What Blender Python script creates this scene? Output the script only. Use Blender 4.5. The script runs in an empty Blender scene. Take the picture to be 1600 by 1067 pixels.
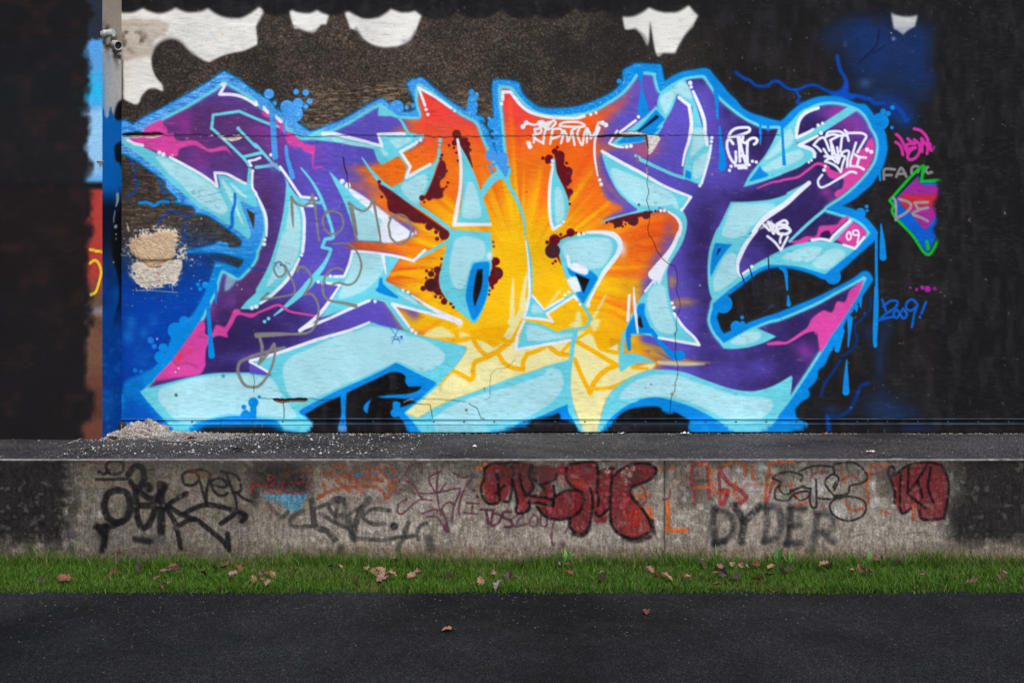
import bpy, math
import numpy as np
# ------------------------------------------------------------------ camera, sky, sun, exposure
scn=bpy.context.scene
CAM=(0.0,-8.5,0.96);FPX=1794.0            # eye height above the ledge, focal length in pixels of a 1600 px wide frame
cam_d=bpy.data.cameras.new('camera');cam=bpy.data.objects.new('camera',cam_d);scn.collection.objects.link(cam)
cam.location=CAM;cam.rotation_euler=(math.radians(90),0,0)
cam_d.sensor_fit='HORIZONTAL';cam_d.sensor_width=36.0;cam_d.lens=FPX/1600*36.0
cam_d.shift_y=-59.5/1600;cam_d.clip_start=.1;cam_d.clip_end=900
scn.camera=cam
scn.render.resolution_x=1024;scn.render.resolution_y=682
world=bpy.data.worlds.new('World');scn.world=world;world.use_nodes=True
wn=world.node_tree;wn.nodes.clear()
sky=wn.nodes.new('ShaderNodeTexSky');sky.sky_type='NISHITA';sky.sun_disc=False
SUN_EL,SUN_AZ=50.0,22.0                    # behind the photographer, a little to the right, behind thin cloud
sky.sun_elevation=math.radians(SUN_EL);sky.sun_rotation=math.radians(180+SUN_AZ*-1)
sky.air_density=1.0;sky.dust_density=2.0;sky.ozone_density=1.0
bg=wn.nodes.new('ShaderNodeBackground');bg.inputs['Strength'].default_value=.14
wo=wn.nodes.new('ShaderNodeOutputWorld');wn.links.new(sky.outputs[0],bg.inputs[0]);wn.links.new(bg.outputs[0],wo.inputs[0])
sl=bpy.data.lights.new('sun','SUN');sl.energy=1.5;sl.angle=math.radians(26);sl.color=(1,.945,.87)
sun=bpy.data.objects.new('sun',sl);scn.collection.objects.link(sun)
e,a=math.radians(SUN_EL),math.radians(SUN_AZ)
from mathutils import Vector
sd=Vector((math.sin(a)*math.cos(e),-math.cos(a)*math.cos(e),math.sin(e)))   # towards the sun
sun.rotation_euler=sd.to_track_quat('Z','Y').to_euler()
vs=scn.view_settings;vs.view_transform='Standard';vs.look='None';vs.gamma=1;vs.exposure=0.84;vs.use_curve_mapping=False

# ------------------------------------------------------------------ helpers
COL=scn.collection
def tag(o,label=None,cat=None,group=None,kind=None):
    if label: o['label']=label
    if cat: o['category']=cat
    if group: o['group']=group
    if kind: o['kind']=kind
    return o
def empty(name,loc,label,cat,group=None):
    o=bpy.data.objects.new(name,None);o.location=loc;o.empty_display_size=.1;COL.objects.link(o);return tag(o,label,cat,group)
def lin(c):
    c=np.asarray(c,np.float32)/255.0
    return np.where(c<=.04045,c/12.92,((c+.055)/1.055)**2.4)
def mesh_obj(name,V,F,mat,parent=None,col=None,smooth=False,loc=None):
    """V (n,3), F (m,3|4) numpy or list; world coordinates, kept under the parent"""
    me=bpy.data.meshes.new(name);V=np.asarray(V,np.float32)
    if isinstance(F,np.ndarray):
        k=F.shape[1];m=len(F)
        me.vertices.add(len(V));me.loops.add(m*k);me.polygons.add(m)
        me.vertices.foreach_set('co',V.ravel())
        me.loops.foreach_set('vertex_index',F.astype(np.int32).ravel())
        me.polygons.foreach_set('loop_start',np.arange(0,m*k,k,dtype=np.int32))
        me.polygons.foreach_set('use_smooth',np.full(m,smooth,bool))
        me.update(calc_edges=True)
    else:
        me.from_pydata([tuple(v) for v in V],[],[tuple(f) for f in F])
        if smooth: me.polygons.foreach_set('use_smooth',[True]*len(me.polygons))
    if col is not None:
        at=me.color_attributes.new('Col','FLOAT_COLOR','POINT')
        c=np.ones((len(V),4),np.float32);c[:,:3]=col;at.data.foreach_set('color',c.ravel())
    me.materials.append(mat)
    o=bpy.data.objects.new(name,me);COL.objects.link(o)
    if loc is not None: o.location=loc
    if parent is not None:
        o.parent=parent
        if loc is None: o.location=-Vector(parent_world(parent))
        else: o.location=Vector(loc)
    return o
def parent_world(p):
    v=Vector(p.location)
    while p.parent: p=p.parent;v+=Vector(p.location)
    return v
def box(x0,x1,y0,y1,z0,z1):
    V=[(x0,y0,z0),(x1,y0,z0),(x1,y1,z0),(x0,y1,z0),(x0,y0,z1),(x1,y0,z1),(x1,y1,z1),(x0,y1,z1)]
    return V,[(0,3,2,1),(4,5,6,7),(0,1,5,4),(1,2,6,5),(2,3,7,6),(3,0,4,7)]
class NT:
    def __init__(s,name):
        s.m=bpy.data.materials.new(name);s.m.use_nodes=True;s.t=s.m.node_tree;s.b=s.t.nodes['Principled BSDF']
    def n(s,ty,**k):
        x=s.t.nodes.new(ty)
        for a,v in k.items():
            if a.startswith('i_'): x.inputs[a[2:].replace('_',' ')].default_value=v
            else: setattr(x,a,v)
        return x
    def l(s,a,b): s.t.links.new(a,b)
    def coord(s,scale=(1,1,1)):
        c=s.n('ShaderNodeTexCoord');g=s.n('ShaderNodeNewGeometry');m=s.n('ShaderNodeMapping');m.inputs['Scale'].default_value=scale;s.l(g.outputs['Position'],m.inputs['Vector']);return m.outputs[0]
    def noise(s,scale,detail=4,vec=None,rough=.55):
        x=s.n('ShaderNodeTexNoise');x.inputs['Scale'].default_value=scale;x.inputs['Detail'].default_value=detail;x.inputs['Roughness'].default_value=rough
        s.l(vec if vec else s.coord(),x.inputs['Vector']);return x.outputs['Fac']
    def ramp(s,fac,stops):
        r=s.n('ShaderNodeValToRGB');el=r.color_ramp.elements
        for i,(p,c) in enumerate(stops):
            q=el[i] if i<2 else el.new(p)
            q.position=p;q.color=(c,c,c,1) if not isinstance(c,tuple) else (*c,1)
        s.l(fac,r.inputs[0]);return r.outputs[0]
    def mul(s,a,b,f=1.0,mode='MULTIPLY'):
        x=s.n('ShaderNodeMix',data_type='RGBA',blend_type=mode);x.inputs[0].default_value=f
        for v,i in ((a,6),(b,7)):
            if isinstance(v,tuple): x.inputs[i].default_value=(*v,1)
            else: s.l(v,x.inputs[i])
        return x.outputs[2]
    def bump(s,h,strength,dist,prev=None):
        x=s.n('ShaderNodeBump');x.inputs['Strength'].default_value=strength;x.inputs['Distance'].default_value=dist;s.l(h,x.inputs['Height'])
        if prev: s.l(prev,x.inputs['Normal'])
        return x.outputs[0]
    def done(s,col,rough=.7,normal=None,spec=.3):
        if isinstance(col,tuple): s.b.inputs['Base Color'].default_value=(*col,1)
        else: s.l(col,s.b.inputs['Base Color'])
        if isinstance(rough,(int,float)): s.b.inputs['Roughness'].default_value=rough
        else: s.l(rough,s.b.inputs['Roughness'])
        s.b.inputs['Specular IOR Level'].default_value=spec
        if normal: s.l(normal,s.b.inputs['Normal'])
        return s.m
def attr_col(t):
    a=t.n('ShaderNodeAttribute');a.attribute_name='Col';return a.outputs['Color']
def mat_paint():
    t=NT('sprayed_wall_paint');c=attr_col(t)
    c=t.mul(c,t.ramp(t.noise(1.1,5),[(.25,.90),(.75,1.06)]));c=t.mul(c,t.ramp(t.noise(150,2),[(.3,.90),(.7,1.07)]))
    c=t.mul(c,t.ramp(t.noise(1.0,3,t.coord((9,9,170))),[(.3,.93),(.7,1.05)]))
    n=t.bump(t.noise(1.0,4,t.coord((9,9,150))),.30,.004);n=t.bump(t.noise(220,2),.35,.002,n);n=t.bump(t.noise(7,3),.3,.01,n)
    return t.done(c,t.ramp(t.noise(4,4),[(.3,.72),(.7,.92)]),n,.07)
def mat_concrete():
    t=NT('weathered_concrete');c=attr_col(t)
    c=t.mul(c,t.ramp(t.noise(120,3),[(.3,.82),(.7,1.12)]));c=t.mul(c,t.ramp(t.noise(3,5),[(.3,.9),(.7,1.07)]))
    n=t.bump(t.noise(130,3),.6,.004);n=t.bump(t.noise(14,4),.4,.01,n)
    return t.done(c,.92,n,.05)
def mat_plain(name,col,rough=.7,scale=60,var=.18,bump=.4,dist=.003,spec=.3,metal=0):
    t=NT(name);c=t.mul(col,t.ramp(t.noise(scale,4),[(.25,1-var),(.75,1+var)]));c=t.mul(c,t.ramp(t.noise(scale/9,4),[(.3,1-var*.7),(.7,1+var*.5)]))
    n=t.bump(t.noise(scale*1.7,3),bump,dist);t.b.inputs['Metallic'].default_value=metal
    return t.done(c,rough,n,spec)
def mat_asphalt(name,base,lightness):
    t=NT(name);v=t.n('ShaderNodeTexVoronoi');v.inputs['Scale'].default_value=190;t.l(t.coord(),v.inputs['Vector'])
    c=t.mul(base,t.ramp(t.noise(1.6,6),[(.3,.75),(.7,1.3)]))
    st=t.ramp(v.outputs['Color'],[(.45,(.6,.6,.62)),(.72,(1.2,1.2,1.22)),(.90,lightness)]);c=t.mul(c,st)
    c=t.mul(c,t.ramp(t.noise(26,4),[(.3,.78),(.7,1.22)]))
    c=t.mul(c,t.ramp(t.noise(.9,5,None,.65),[(.36,.55),(.5,1.0),(.66,1.35)]))
    n=t.bump(v.outputs['Distance'],.7,.006);n=t.bump(t.noise(20,4),.4,.01,n)
    return t.done(c,t.ramp(t.noise(5,3),[(.35,.75),(.65,.95)]),n,.1)
def mat_attr(name,rough=.8,spec=.25,trans=0):
    t=NT(name);c=attr_col(t)
    if trans:
        t.b.inputs['Transmission Weight'].default_value=0
        m=t.t.nodes['Material Output'];tr=t.n('ShaderNodeBsdfTranslucent');t.l(c,tr.inputs[0]);mx=t.n('ShaderNodeMixShader');mx.inputs[0].default_value=trans
        t.l(t.b.outputs[0],mx.inputs[1]);t.l(tr.outputs[0],mx.inputs[2]);t.l(mx.outputs[0],m.inputs[0])
    return t.done(c,rough,None,spec)
M_PAINT=mat_paint();M_CONC=mat_concrete()
M_CAP=mat_plain('grey_render',(.22,.21,.20),.85);M_DARK=mat_plain('gap_shade_black',(.010,.0095,.0105),.85,40,.25,.4,.003,.08)  # the black is for the painted shade below the base boards
# ------------------------------------------------------------------ spray paint: strokes and fills laid on the wall faces as colours per vertex
# outlines are given in the survey grid of the wall (1 unit = 1/211 m on the back wall), tile by tile
TX={'0':150,'1':400,'2':600,'3':800,'4':1000,'5':1200}
TY={'b':200,'c':360,'d':520}
TA={'0':150,'1':400,'2':650,'3':900,'4':1150,'5':1300}
def pts(s):
    """'b0 10,20 30,40! c1 ...' -> list of (x,y,corner) in photo px"""
    out=[];ox=oy=0.0;k=1.0
    for t in s.split():
        if t[0]=='@':
            ox,oy,k=map(float,t[1:].split(','));continue
        if ',' not in t:
            if t[0]=='a': ox,oy,k=TA[t[1]],40,6.388
            elif t[0]=='e': ox,oy,k=(150,475,800,1125)[int(t[1])],700,4.917
            elif t[0]=='p': ox,oy,k=0,0,1.0
            else: ox,oy,k=TX[t[1]],TY[t[0]],6.388
            continue
        c=t.endswith('!'); t=t.rstrip('!')
        a,b=t.split(',')
        out.append((ox+float(a)/k,oy+float(b)/k,c))
    return out
def smooth(P,closed,n=6):
    m=len(P)
    if m<3: return [(p[0],p[1]) for p in P]
    out=[]
    rng=range(m) if closed else range(m-1)
    for i in rng:
        p1=P[i];p2=P[(i+1)%m]
        p0=P[(i-1)%m] if (closed or i>0) else p1
        p3=P[(i+2)%m] if (closed or i+2<m) else p2
        if p1[2]: p0=p1
        if p2[2]: p3=p2
        for j in range(n):
            t=j/n;t2=t*t;t3=t2*t
            o=[]
            for a in (0,1):
                o.append(0.5*(2*p1[a]+(p2[a]-p0[a])*t+(2*p0[a]-5*p1[a]+4*p2[a]-p3[a])*t2+(3*p1[a]-p0[a]-3*p2[a]+p3[a])*t3))
            out.append(tuple(o))
    if not closed: out.append((P[-1][0],P[-1][1]))
    return out
class Canvas:
    def __init__(s,x0,y0,x1,y1,S=1.0,seed=3):
        s.x0,s.y0,s.S=x0,y0,S
        s.w=int(round((x1-x0)*S));s.h=int(round((y1-y0)*S))
        s.c=np.zeros((s.h,s.w,3),np.float32)
        s.rng=np.random.default_rng(seed)
        X=(np.arange(s.w)+.5)/S+x0;Y=(np.arange(s.h)+.5)/S+y0
        s.X,s.Y=np.meshgrid(X.astype(np.float32),Y.astype(np.float32))
        s.clip=None;s.snap=None;s.marks={}
    def mark(s,name):
        """remember which cells the strokes since the last mark changed"""
        if name and name[0]!='_': s.marks[name]=np.abs(s.c-s.snap).max(-1)>14
        s.snap=s.c.copy()
    def _bb(s,x0,y0,x1,y1):
        a=max(0,int(math.floor((x0-s.x0)*s.S)));b=max(0,int(math.floor((y0-s.y0)*s.S)))
        c=min(s.w,int(math.ceil((x1-s.x0)*s.S))+1);d=min(s.h,int(math.ceil((y1-s.y0)*s.S))+1)
        return a,b,c,d
    def noise(s,scale,seed,oct=1,sx=1.0):
        """smooth value noise 0..1, feature size = scale photo px (sx stretches x)"""
        out=np.zeros((s.h,s.w),np.float32);amp=1.0;tot=0
        for o in range(oct):
            r=np.random.default_rng(seed*17+o)
            cx=scale*sx*s.S/2**o;cy=scale*s.S/2**o
            gw=int(s.w/cx)+3;gh=int(s.h/cy)+3
            g=r.random((gh,gw)).astype(np.float32)
            fx=np.arange(s.w)/cx;fy=np.arange(s.h)/cy
            ix=fx.astype(int);iy=fy.astype(int)
            tx=(fx-ix).astype(np.float32);ty=(fy-iy).astype(np.float32)
            tx=tx*tx*(3-2*tx);ty=(ty*ty*(3-2*ty))[:,None]
            G0=g[iy];G1=g[iy+1]
            R=(G0[:,ix]*(1-tx)+G0[:,ix+1]*tx)*(1-ty)+(G1[:,ix]*(1-tx)+G1[:,ix+1]*tx)*ty
            out+=R*amp;tot+=amp;amp*=.5
        return out/tot
    def polymask(s,P,soft=0,pad=0):
        xs=[p[0] for p in P];ys=[p[1] for p in P]
        pd=soft*2.5+2
        a,b,c,d=s._bb(min(xs)-pd,min(ys)-pd,max(xs)+pd,max(ys)+pd)
        if c<=a or d<=b: return None
        K=3;W=(c-a)*K;H=(d-b)*K
        acc=np.zeros((H,W+1),np.int16)
        n=len(P)
        for i in range(n):
            x1,y1=P[i];x2,y2=P[(i+1)%n]
            X1=((x1-s.x0)*s.S-a)*K;Y1=((y1-s.y0)*s.S-b)*K
            X2=((x2-s.x0)*s.S-a)*K;Y2=((y2-s.y0)*s.S-b)*K
            if Y1==Y2: continue
            sg=1
            if Y1>Y2: X1,Y1,X2,Y2=X2,Y2,X1,Y1;sg=-1
            r0=max(0,int(math.ceil(Y1-.5)));r1=min(H,int(math.ceil(Y2-.5)))
            if r1<=r0: continue
            rr=np.arange(r0,r1)
            xx=X1+(rr+.5-Y1)*(X2-X1)/(Y2-Y1)
            np.add.at(acc,(rr,np.clip(np.ceil(xx-.5).astype(int),0,W)),sg)
        m=(np.cumsum(acc,1)[:,:W]!=0).astype(np.float32)
        m=m.reshape(d-b,K,c-a,K).mean((1,3))
        if soft>0: m=blur(m,soft*s.S)
        return m,(a,b,c,d)
    def blend(s,m,bb,col,al=1.0):
        a,b,c,d=bb
        m=m*al
        if s.clip is not None: m=m*s.clip[b:d,a:c]
        m=m[...,None]
        s.c[b:d,a:c]=s.c[b:d,a:c]*(1-m)+np.asarray(col,np.float32)*m
    def fill(s,t,col,soft=.45,al=1.0,sm=True):
        P=pts(t) if isinstance(t,str) else t
        P=smooth(P,True) if sm else [(p[0],p[1]) for p in P]
        r=s.polymask(P,soft)
        if r: s.blend(r[0],r[1],col,al)
    def mask(s,t,soft=.5,sm=True):
        P=pts(t) if isinstance(t,str) else t
        P=smooth(P,True) if sm else [(p[0],p[1]) for p in P]
        M=np.zeros((s.h,s.w),np.float32)
        r=s.polymask(P,soft)
        if r:
            a,b,c,d=r[1];M[b:d,a:c]=r[0]
        return M
    def strokemask(s,P,w,soft=.6):
        """w: width or list (w0,w1,..) interpolated along the length"""
        L=[0.]
        for i in range(1,len(P)): L.append(L[-1]+math.hypot(P[i][0]-P[i-1][0],P[i][1]-P[i-1][1]))
        ws=[w]*2 if not isinstance(w,(list,tuple)) else w
        tt=np.linspace(0,1,len(ws))
        R=[.5*float(np.interp(l/max(L[-1],1e-6),tt,ws)) for l in L]
        mr=max(R)+soft*1.5+1
        a,b,c,d=s._bb(min(p[0] for p in P)-mr,min(p[1] for p in P)-mr,max(p[0] for p in P)+mr,max(p[1] for p in P)+mr)
        if c<=a or d<=b: return None
        D=np.full((d-b,c-a),-99,np.float32)
        for i in range(len(P)-1):
            (x1,y1),(x2,y2)=P[i],P[i+1]
            q=max(R[i],R[i+1])+soft*1.5+1
            e=s._bb(min(x1,x2)-q,min(y1,y2)-q,max(x1,x2)+q,max(y1,y2)+q)
            e=(max(e[0],a),max(e[1],b),min(e[2],c),min(e[3],d))
            if e[2]<=e[0] or e[3]<=e[1]: continue
            X=s.X[e[1]:e[3],e[0]:e[2]];Y=s.Y[e[1]:e[3],e[0]:e[2]]
            dx,dy=x2-x1,y2-y1;l2=dx*dx+dy*dy
            t=np.clip(((X-x1)*dx+(Y-y1)*dy)/l2,0,1) if l2>1e-9 else np.zeros_like(X)
            dist=(R[i]+(R[i+1]-R[i])*t)-np.hypot(X-x1-t*dx,Y-y1-t*dy)
            v=D[e[1]-b:e[3]-b,e[0]-a:e[2]-a]
            np.maximum(v,dist,out=v)
        t=np.clip(.5+D/(2*soft),0,1)
        return t*t*(3-2*t),(a,b,c,d)
    def stroke(s,t,w,col,soft=.7,al=1.0,sm=True):
        P=pts(t) if isinstance(t,str) else t
        P=smooth(P,False) if sm else [(p[0],p[1]) for p in P]
        if len(P)==1: P=[P[0],(P[0][0]+.01,P[0][1])]
        r=s.strokemask(P,w,soft)
        if r: s.blend(r[0],r[1],col,al)
    def dots(s,t,r,col,soft=.6,al=1.0):
        for (x,y,_) in pts(t):
            q=s.strokemask([(x,y),(x+.01,y)],2*r,soft)
            if q: s.blend(q[0],q[1],col,al)
    def spray(s,x,y,rx,ry,col,al=.8,rot=0,noise=None):
        q=max(rx,ry)*2
        a,b,c,d=s._bb(x-q,y-q,x+q,y+q)
        if c<=a or d<=b: return
        X=s.X[b:d,a:c]-x;Y=s.Y[b:d,a:c]-y
        if rot:
            k=math.radians(rot);X,Y=X*math.cos(k)+Y*math.sin(k),-X*math.sin(k)+Y*math.cos(k)
        m=np.exp(-((X/rx)**2+(Y/ry)**2))
        if noise is not None: m=np.clip(m*noise[b:d,a:c],0,1)
        s.blend(m,(a,b,c,d),col,al)
def blur(m,sg):
    if sg<=.2: return m
    r=max(1,int(sg*2.6+.5));k=np.exp(-.5*(np.arange(-r,r+1)/sg)**2);k/=k.sum()
    o=np.zeros_like(m);p=np.pad(m,((0,0),(r,r)),mode='edge')
    for i in range(2*r+1): o+=k[i]*p[:,i:i+m.shape[1]]
    p=np.pad(o,((r,r),(0,0)),mode='edge');o=np.zeros_like(m)
    for i in range(2*r+1): o+=k[i]*p[i:i+m.shape[0]]
    return o.astype(np.float32)
W=(232,234,244);CY=(104,206,222);LC=(168,221,230);BL=(0,134,220);BL2=(70,152,230);PU=(92,76,184);DP=(46,30,86)
PL=(88,46,104);PK=(214,68,158);YE=(250,180,0);OR=(240,112,18);RD=(243,62,55);MR=(98,22,32);LY=(236,228,162);BK=(20,19,21);GY=(132,130,126)
DB=(0,60,160)
def paint_mural(C):
    n1=C.noise(60,1,4);n2=C.noise(14,2,3);n3=C.noise(1.5,3,2);st=C.noise(1.6,4,3,6.0);st2=C.noise(5,5,2,4.0)
    X,Y=C.X,C.Y
    def lerp(a,b,t): return np.asarray(a,np.float32)*(1-t[...,None])+np.asarray(b,np.float32)*t[...,None]
    def lerp3(a,b,t): return a*(1-t[...,None])+np.asarray(b,np.float32)*t[...,None]
    # ---- black sprayed ground over old render, thin at the upper left so the grain of the wall shows
    C.c[:]=(24,23,25)
    thin=np.clip((1180-X)/450,0,1)*np.clip((520-Y)/150,0,1)*np.clip(.25+1.3*n1*(.6+.8*n2),0,1.2)
    C.c[:]=lerp((27,25,26),(62,54,48),np.clip(thin,0,1));q=np.clip((n1-.45)*2.2,0,1)*np.clip((X-760)/200,0,1)*np.clip((220-Y)/90,0,1)*.5;C.c[:]=lerp3(C.c,(58,48,42),q*np.clip((n3-.3)*2,0,1.4))
    gr=np.clip((n3-.54)*3.2,0,1)*np.clip(thin*1.1,0,1)*np.clip((330-Y)/100,.25,1)
    C.c[:]=C.c*(1-gr[...,None]*.75)+np.asarray((150,126,104),np.float32)*gr[...,None]*.75
    gd=np.clip((.45-n3)*3,0,1)*np.clip(thin,0,1)
    C.c[:]=C.c*(1-gd[...,None]*.5)
    for t in ('p 200,235 260,270 330,330 390,410 330,430 200,430','p 470,140 530,128 600,135 640,150 620,190 560,205 500,205 470,190','p 700,140 760,150 770,185 720,180','p 560,140 630,125 650,165 600,170'):
        m=C.mask(t,7);k=np.clip((st-.46)*4,0,1)*m*(.62 if t[2:5]!='200' else .35)
        C.c[:]=C.c*(1-k[...,None])+np.asarray((146,120,92),np.float32)*k[...,None]
    # dark blue haze of the neighbouring piece, upper right
    nz=.5+.9*n2
    for x,y,rx,ry,al in ((1350,70,26,40,.75),(1375,95,45,35,.55),(1410,62,45,26,.7),(1355,150,14,28,.4),(1395,165,30,18,.5),(1408,185,16,18,.55),(1430,75,20,30,.5)):
        C.spray(x,y,rx,ry,(18,46,100),al,0,nz)
    C.stroke('a5 470,40 450,180 380,270 260,380',2.5,(14,26,60),1.5,.7);C.stroke('a5 400,280 540,200',2,(14,26,60),1.5,.6)
    C.spray(1352,130,9,7,(60,84,130),.5);C.spray(1372,150,8,10,(44,66,110),.5,20);C.spray(1321,68,4,6,(70,88,120),.6)
    C.dots('a5 592,75',.9,(220,225,235));C.spray(1396,61,3,3,(120,130,160),.8)
    # white old wall still showing at the top between the black clouds
    wh=(226,223,217)
    for t in ('p 196,30 a0 270,330 270,560 272,735! 330,765 390,790 430,770 460,700 520,640 580,628 630,645 672,660! 660,590 620,545 580,480 555,380 560,280 620,190 720,140 830,160 930,260 1030,330 1130,370! 1250,310 1370,275 1480,255 1597,200! a1 15,180 10,100 0,20! p 398,30',
              'p 455,30 a1 370,5 440,40 520,68 590,65 650,30 700,0! p 515,30','p 545,30 a1 930,5 1000,50 1060,130 1150,190 1240,220 1350,222 1450,200 1540,150 1597,60! p 655,30',
              'p 985,30 a3 480,20 590,40 660,110 720,200 740,305! 800,290 880,280 990,285! 1030,200 1090,100 1170,10! p 1090,30',
              'p 1395,30 a5 610,5 650,50 710,95! 760,50 830,10! p 1435,30'):
        C.fill(t.replace(',30',',-4'),wh,1.2)
    for t,w,al in (('a0 560,250 620,180 720,130 840,160 930,250 1040,340',5,.35),('a1 1000,30 1080,150 1200,215 1350,225 1500,190 1590,60',3,.5),('a3 590,40 690,130 740,300',5,.4),('a3 740,310 850,285 990,285',3,.5),('a1 380,8 520,68 690,5',3,.4),('a3 1160,0 1060,150 990,290',3,.35)):
        C.stroke(t,w,(58,54,62),3.0,al)
    C.spray(605+30,66,8,6,(120,116,130),.55,0,nz)
    C.fill('p 186,34 258,34 258,52 240,66 238,88 222,89 186,92',(176,163,150),2,.75)
    nb=np.clip((n2-.5)*3,0,1)
    for x,y,r in ((200,58,18),(192,80,12),(215,62,14),(196,48,10)): C.spray(x,y,r,r*.8,(70,60,52),.9,0,nb*1.6)
    C.dots('a0 1263,90',1.2,(235,160,100))
    C.stroke('a0 400,110 560,105 700,135',.8,(150,138,126),.6,.6)
    # the row of black clouds that closes the top of the piece
    r=np.random.default_rng(12);x=150.0
    while x<1680:
        q=r.uniform(34,58);cyy=r.uniform(18,31)-q;m=np.clip((q-np.hypot(X-x,Y-cyy)+2.5*(n2-.5))/5+.5,0,1)*.97
        C.c[:]=C.c*(1-m[...,None])+np.asarray((24,23,25),np.float32)*m[...,None];x+=q*1.25
    m=np.clip((12-Y)/8,0,1);C.c[:]=C.c*(1-m[...,None])+np.asarray((24,23,25),np.float32)*m[...,None]
    for t in ('p 1300,60 1330,48 1380,70 1420,110 1450,120','p 1350,100 1390,130 1440,140'): C.stroke(t,34,(20,44,92),16,.55)
    for x,y,rx,ry,al in ((1390,80,60,40,.5),(1360,55,30,30,.5),(1430,95,24,40,.5),(1405,175,34,20,.6),(1345,140,18,30,.35),(1420,210,16,26,.3)): C.spray(x,y,rx,ry,(20,50,108),al,0,nz)
    C.stroke('a5 470,40 450,180 380,270 260,380',2.5,(13,24,54),1.5,.8);C.stroke('a5 400,280 540,200',2,(13,24,54),1.5,.7);C.spray(1352,130,9,7,(66,88,132),.5);C.dots('a5 592,75',.9,(220,225,235));C.spray(1396,61,3,3,(120,130,160),.8)
    # ---- left lower corner: deep blue sprayed ground
    for x,y,rx,ry,al in ((235,500,60,70,1),(215,580,50,80,1),(250,560,60,70,1),(300,430,40,60,.55),(210,640,60,60,1),(195,460,20,60,.9),(300,460,50,40,.8),(330,420,30,40,.5)):
        C.spray(x,y,rx,ry,(0,62,164),al,0,.7+.6*n2)
    C.fill('c0 250,620 420,615 900,610 1080,560 1080,700 900,900 730,1067 d0 700,200 450,430 270,600 p 184,640 184,460',(0,66,170),6,.85)
    for x,y,r,al in ((205,505,8,.5),(225,520,7,.5),(200,525,9,.55),(240,500,8,.3),(222,560,14,.25)): C.spray(x,y,r,r*1.3,(30,130,215),al)
    for x,y,r,al in ((290,505,14,.35),(262,545,14,.4),(215,600,16,.4)): C.spray(x,y,r,r,(0,40,130),al)
    C.dots('d0 545,75',5,(30,125,215),1.5);C.dots('d0 580,135',4,(30,125,215),1.5);C.dots('d0 392,375',3.6,(10,120,212),1);C.dots('d0 450,385',3.2,(10,120,212),1)
    # lightning lines
    for t,w in (('b0 340,300 390,420 380,500 420,560 380,640 300,690',4),('b0 620,420 650,600 700,680 720,760',4),('b0 620,960 660,890 740,830 830,850 900,890 950,860',4),('b0 900,950 880,1067',3),('c0 890,60 870,150',4)):
        C.stroke(t,w,(20,62,160),2.5,.75)
    C.stroke('b0 560,120 550,210 620,320 660,450',4,(30,90,190),2.5,.55)
    for t,w in (('a4 0,470 80,530 130,545 200,600 300,605 380,560 440,570 500,620 600,645 720,600 800,600 900,650 1000,680',5),('a4 600,650 630,720 610,770 680,780',5),('a4 1010,310 1040,440 1090,530 1110,650',6),('a4 1130,690 1230,710 1340,740 1380,775 1480,775',6),('a5 620,790 700,870 740,950',6)):
        C.stroke(t,w,(0,72,190),2.6,.85)
    C.fill('a4 930,690 1040,640 1110,540 1120,690 1200,700 1150,740',(0,72,190),1.5)
    for x,y,r in ((1385,158,20),(1398,170,14),(1412,185,14)): C.spray(x,y,r,r*.7,(10,58,140),.6)
    for t,w in (('c5 1020,660 1020,780 940,880 870,950 880,1050 d5 890,30 870,130 780,210 730,230',4),('d5 720,280 640,400 560,520 530,620',5),('d5 1010,500 930,530 880,640 820,760 720,830 590,840 600,960',6)):
        C.stroke(t,w,(0,56,150),3,.75)
    for x,y,rx,ry in ((1390,640,40,18),(1425,662,40,10),(1375,560,10,40),(1385,505,10,26),(1375,630,30,20),(1360,520,12,20),(1400,650,30,10),(1300,640,16,8)): C.spray(x,y,rx,ry,(28,52,100),.55,0,nz)
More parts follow.
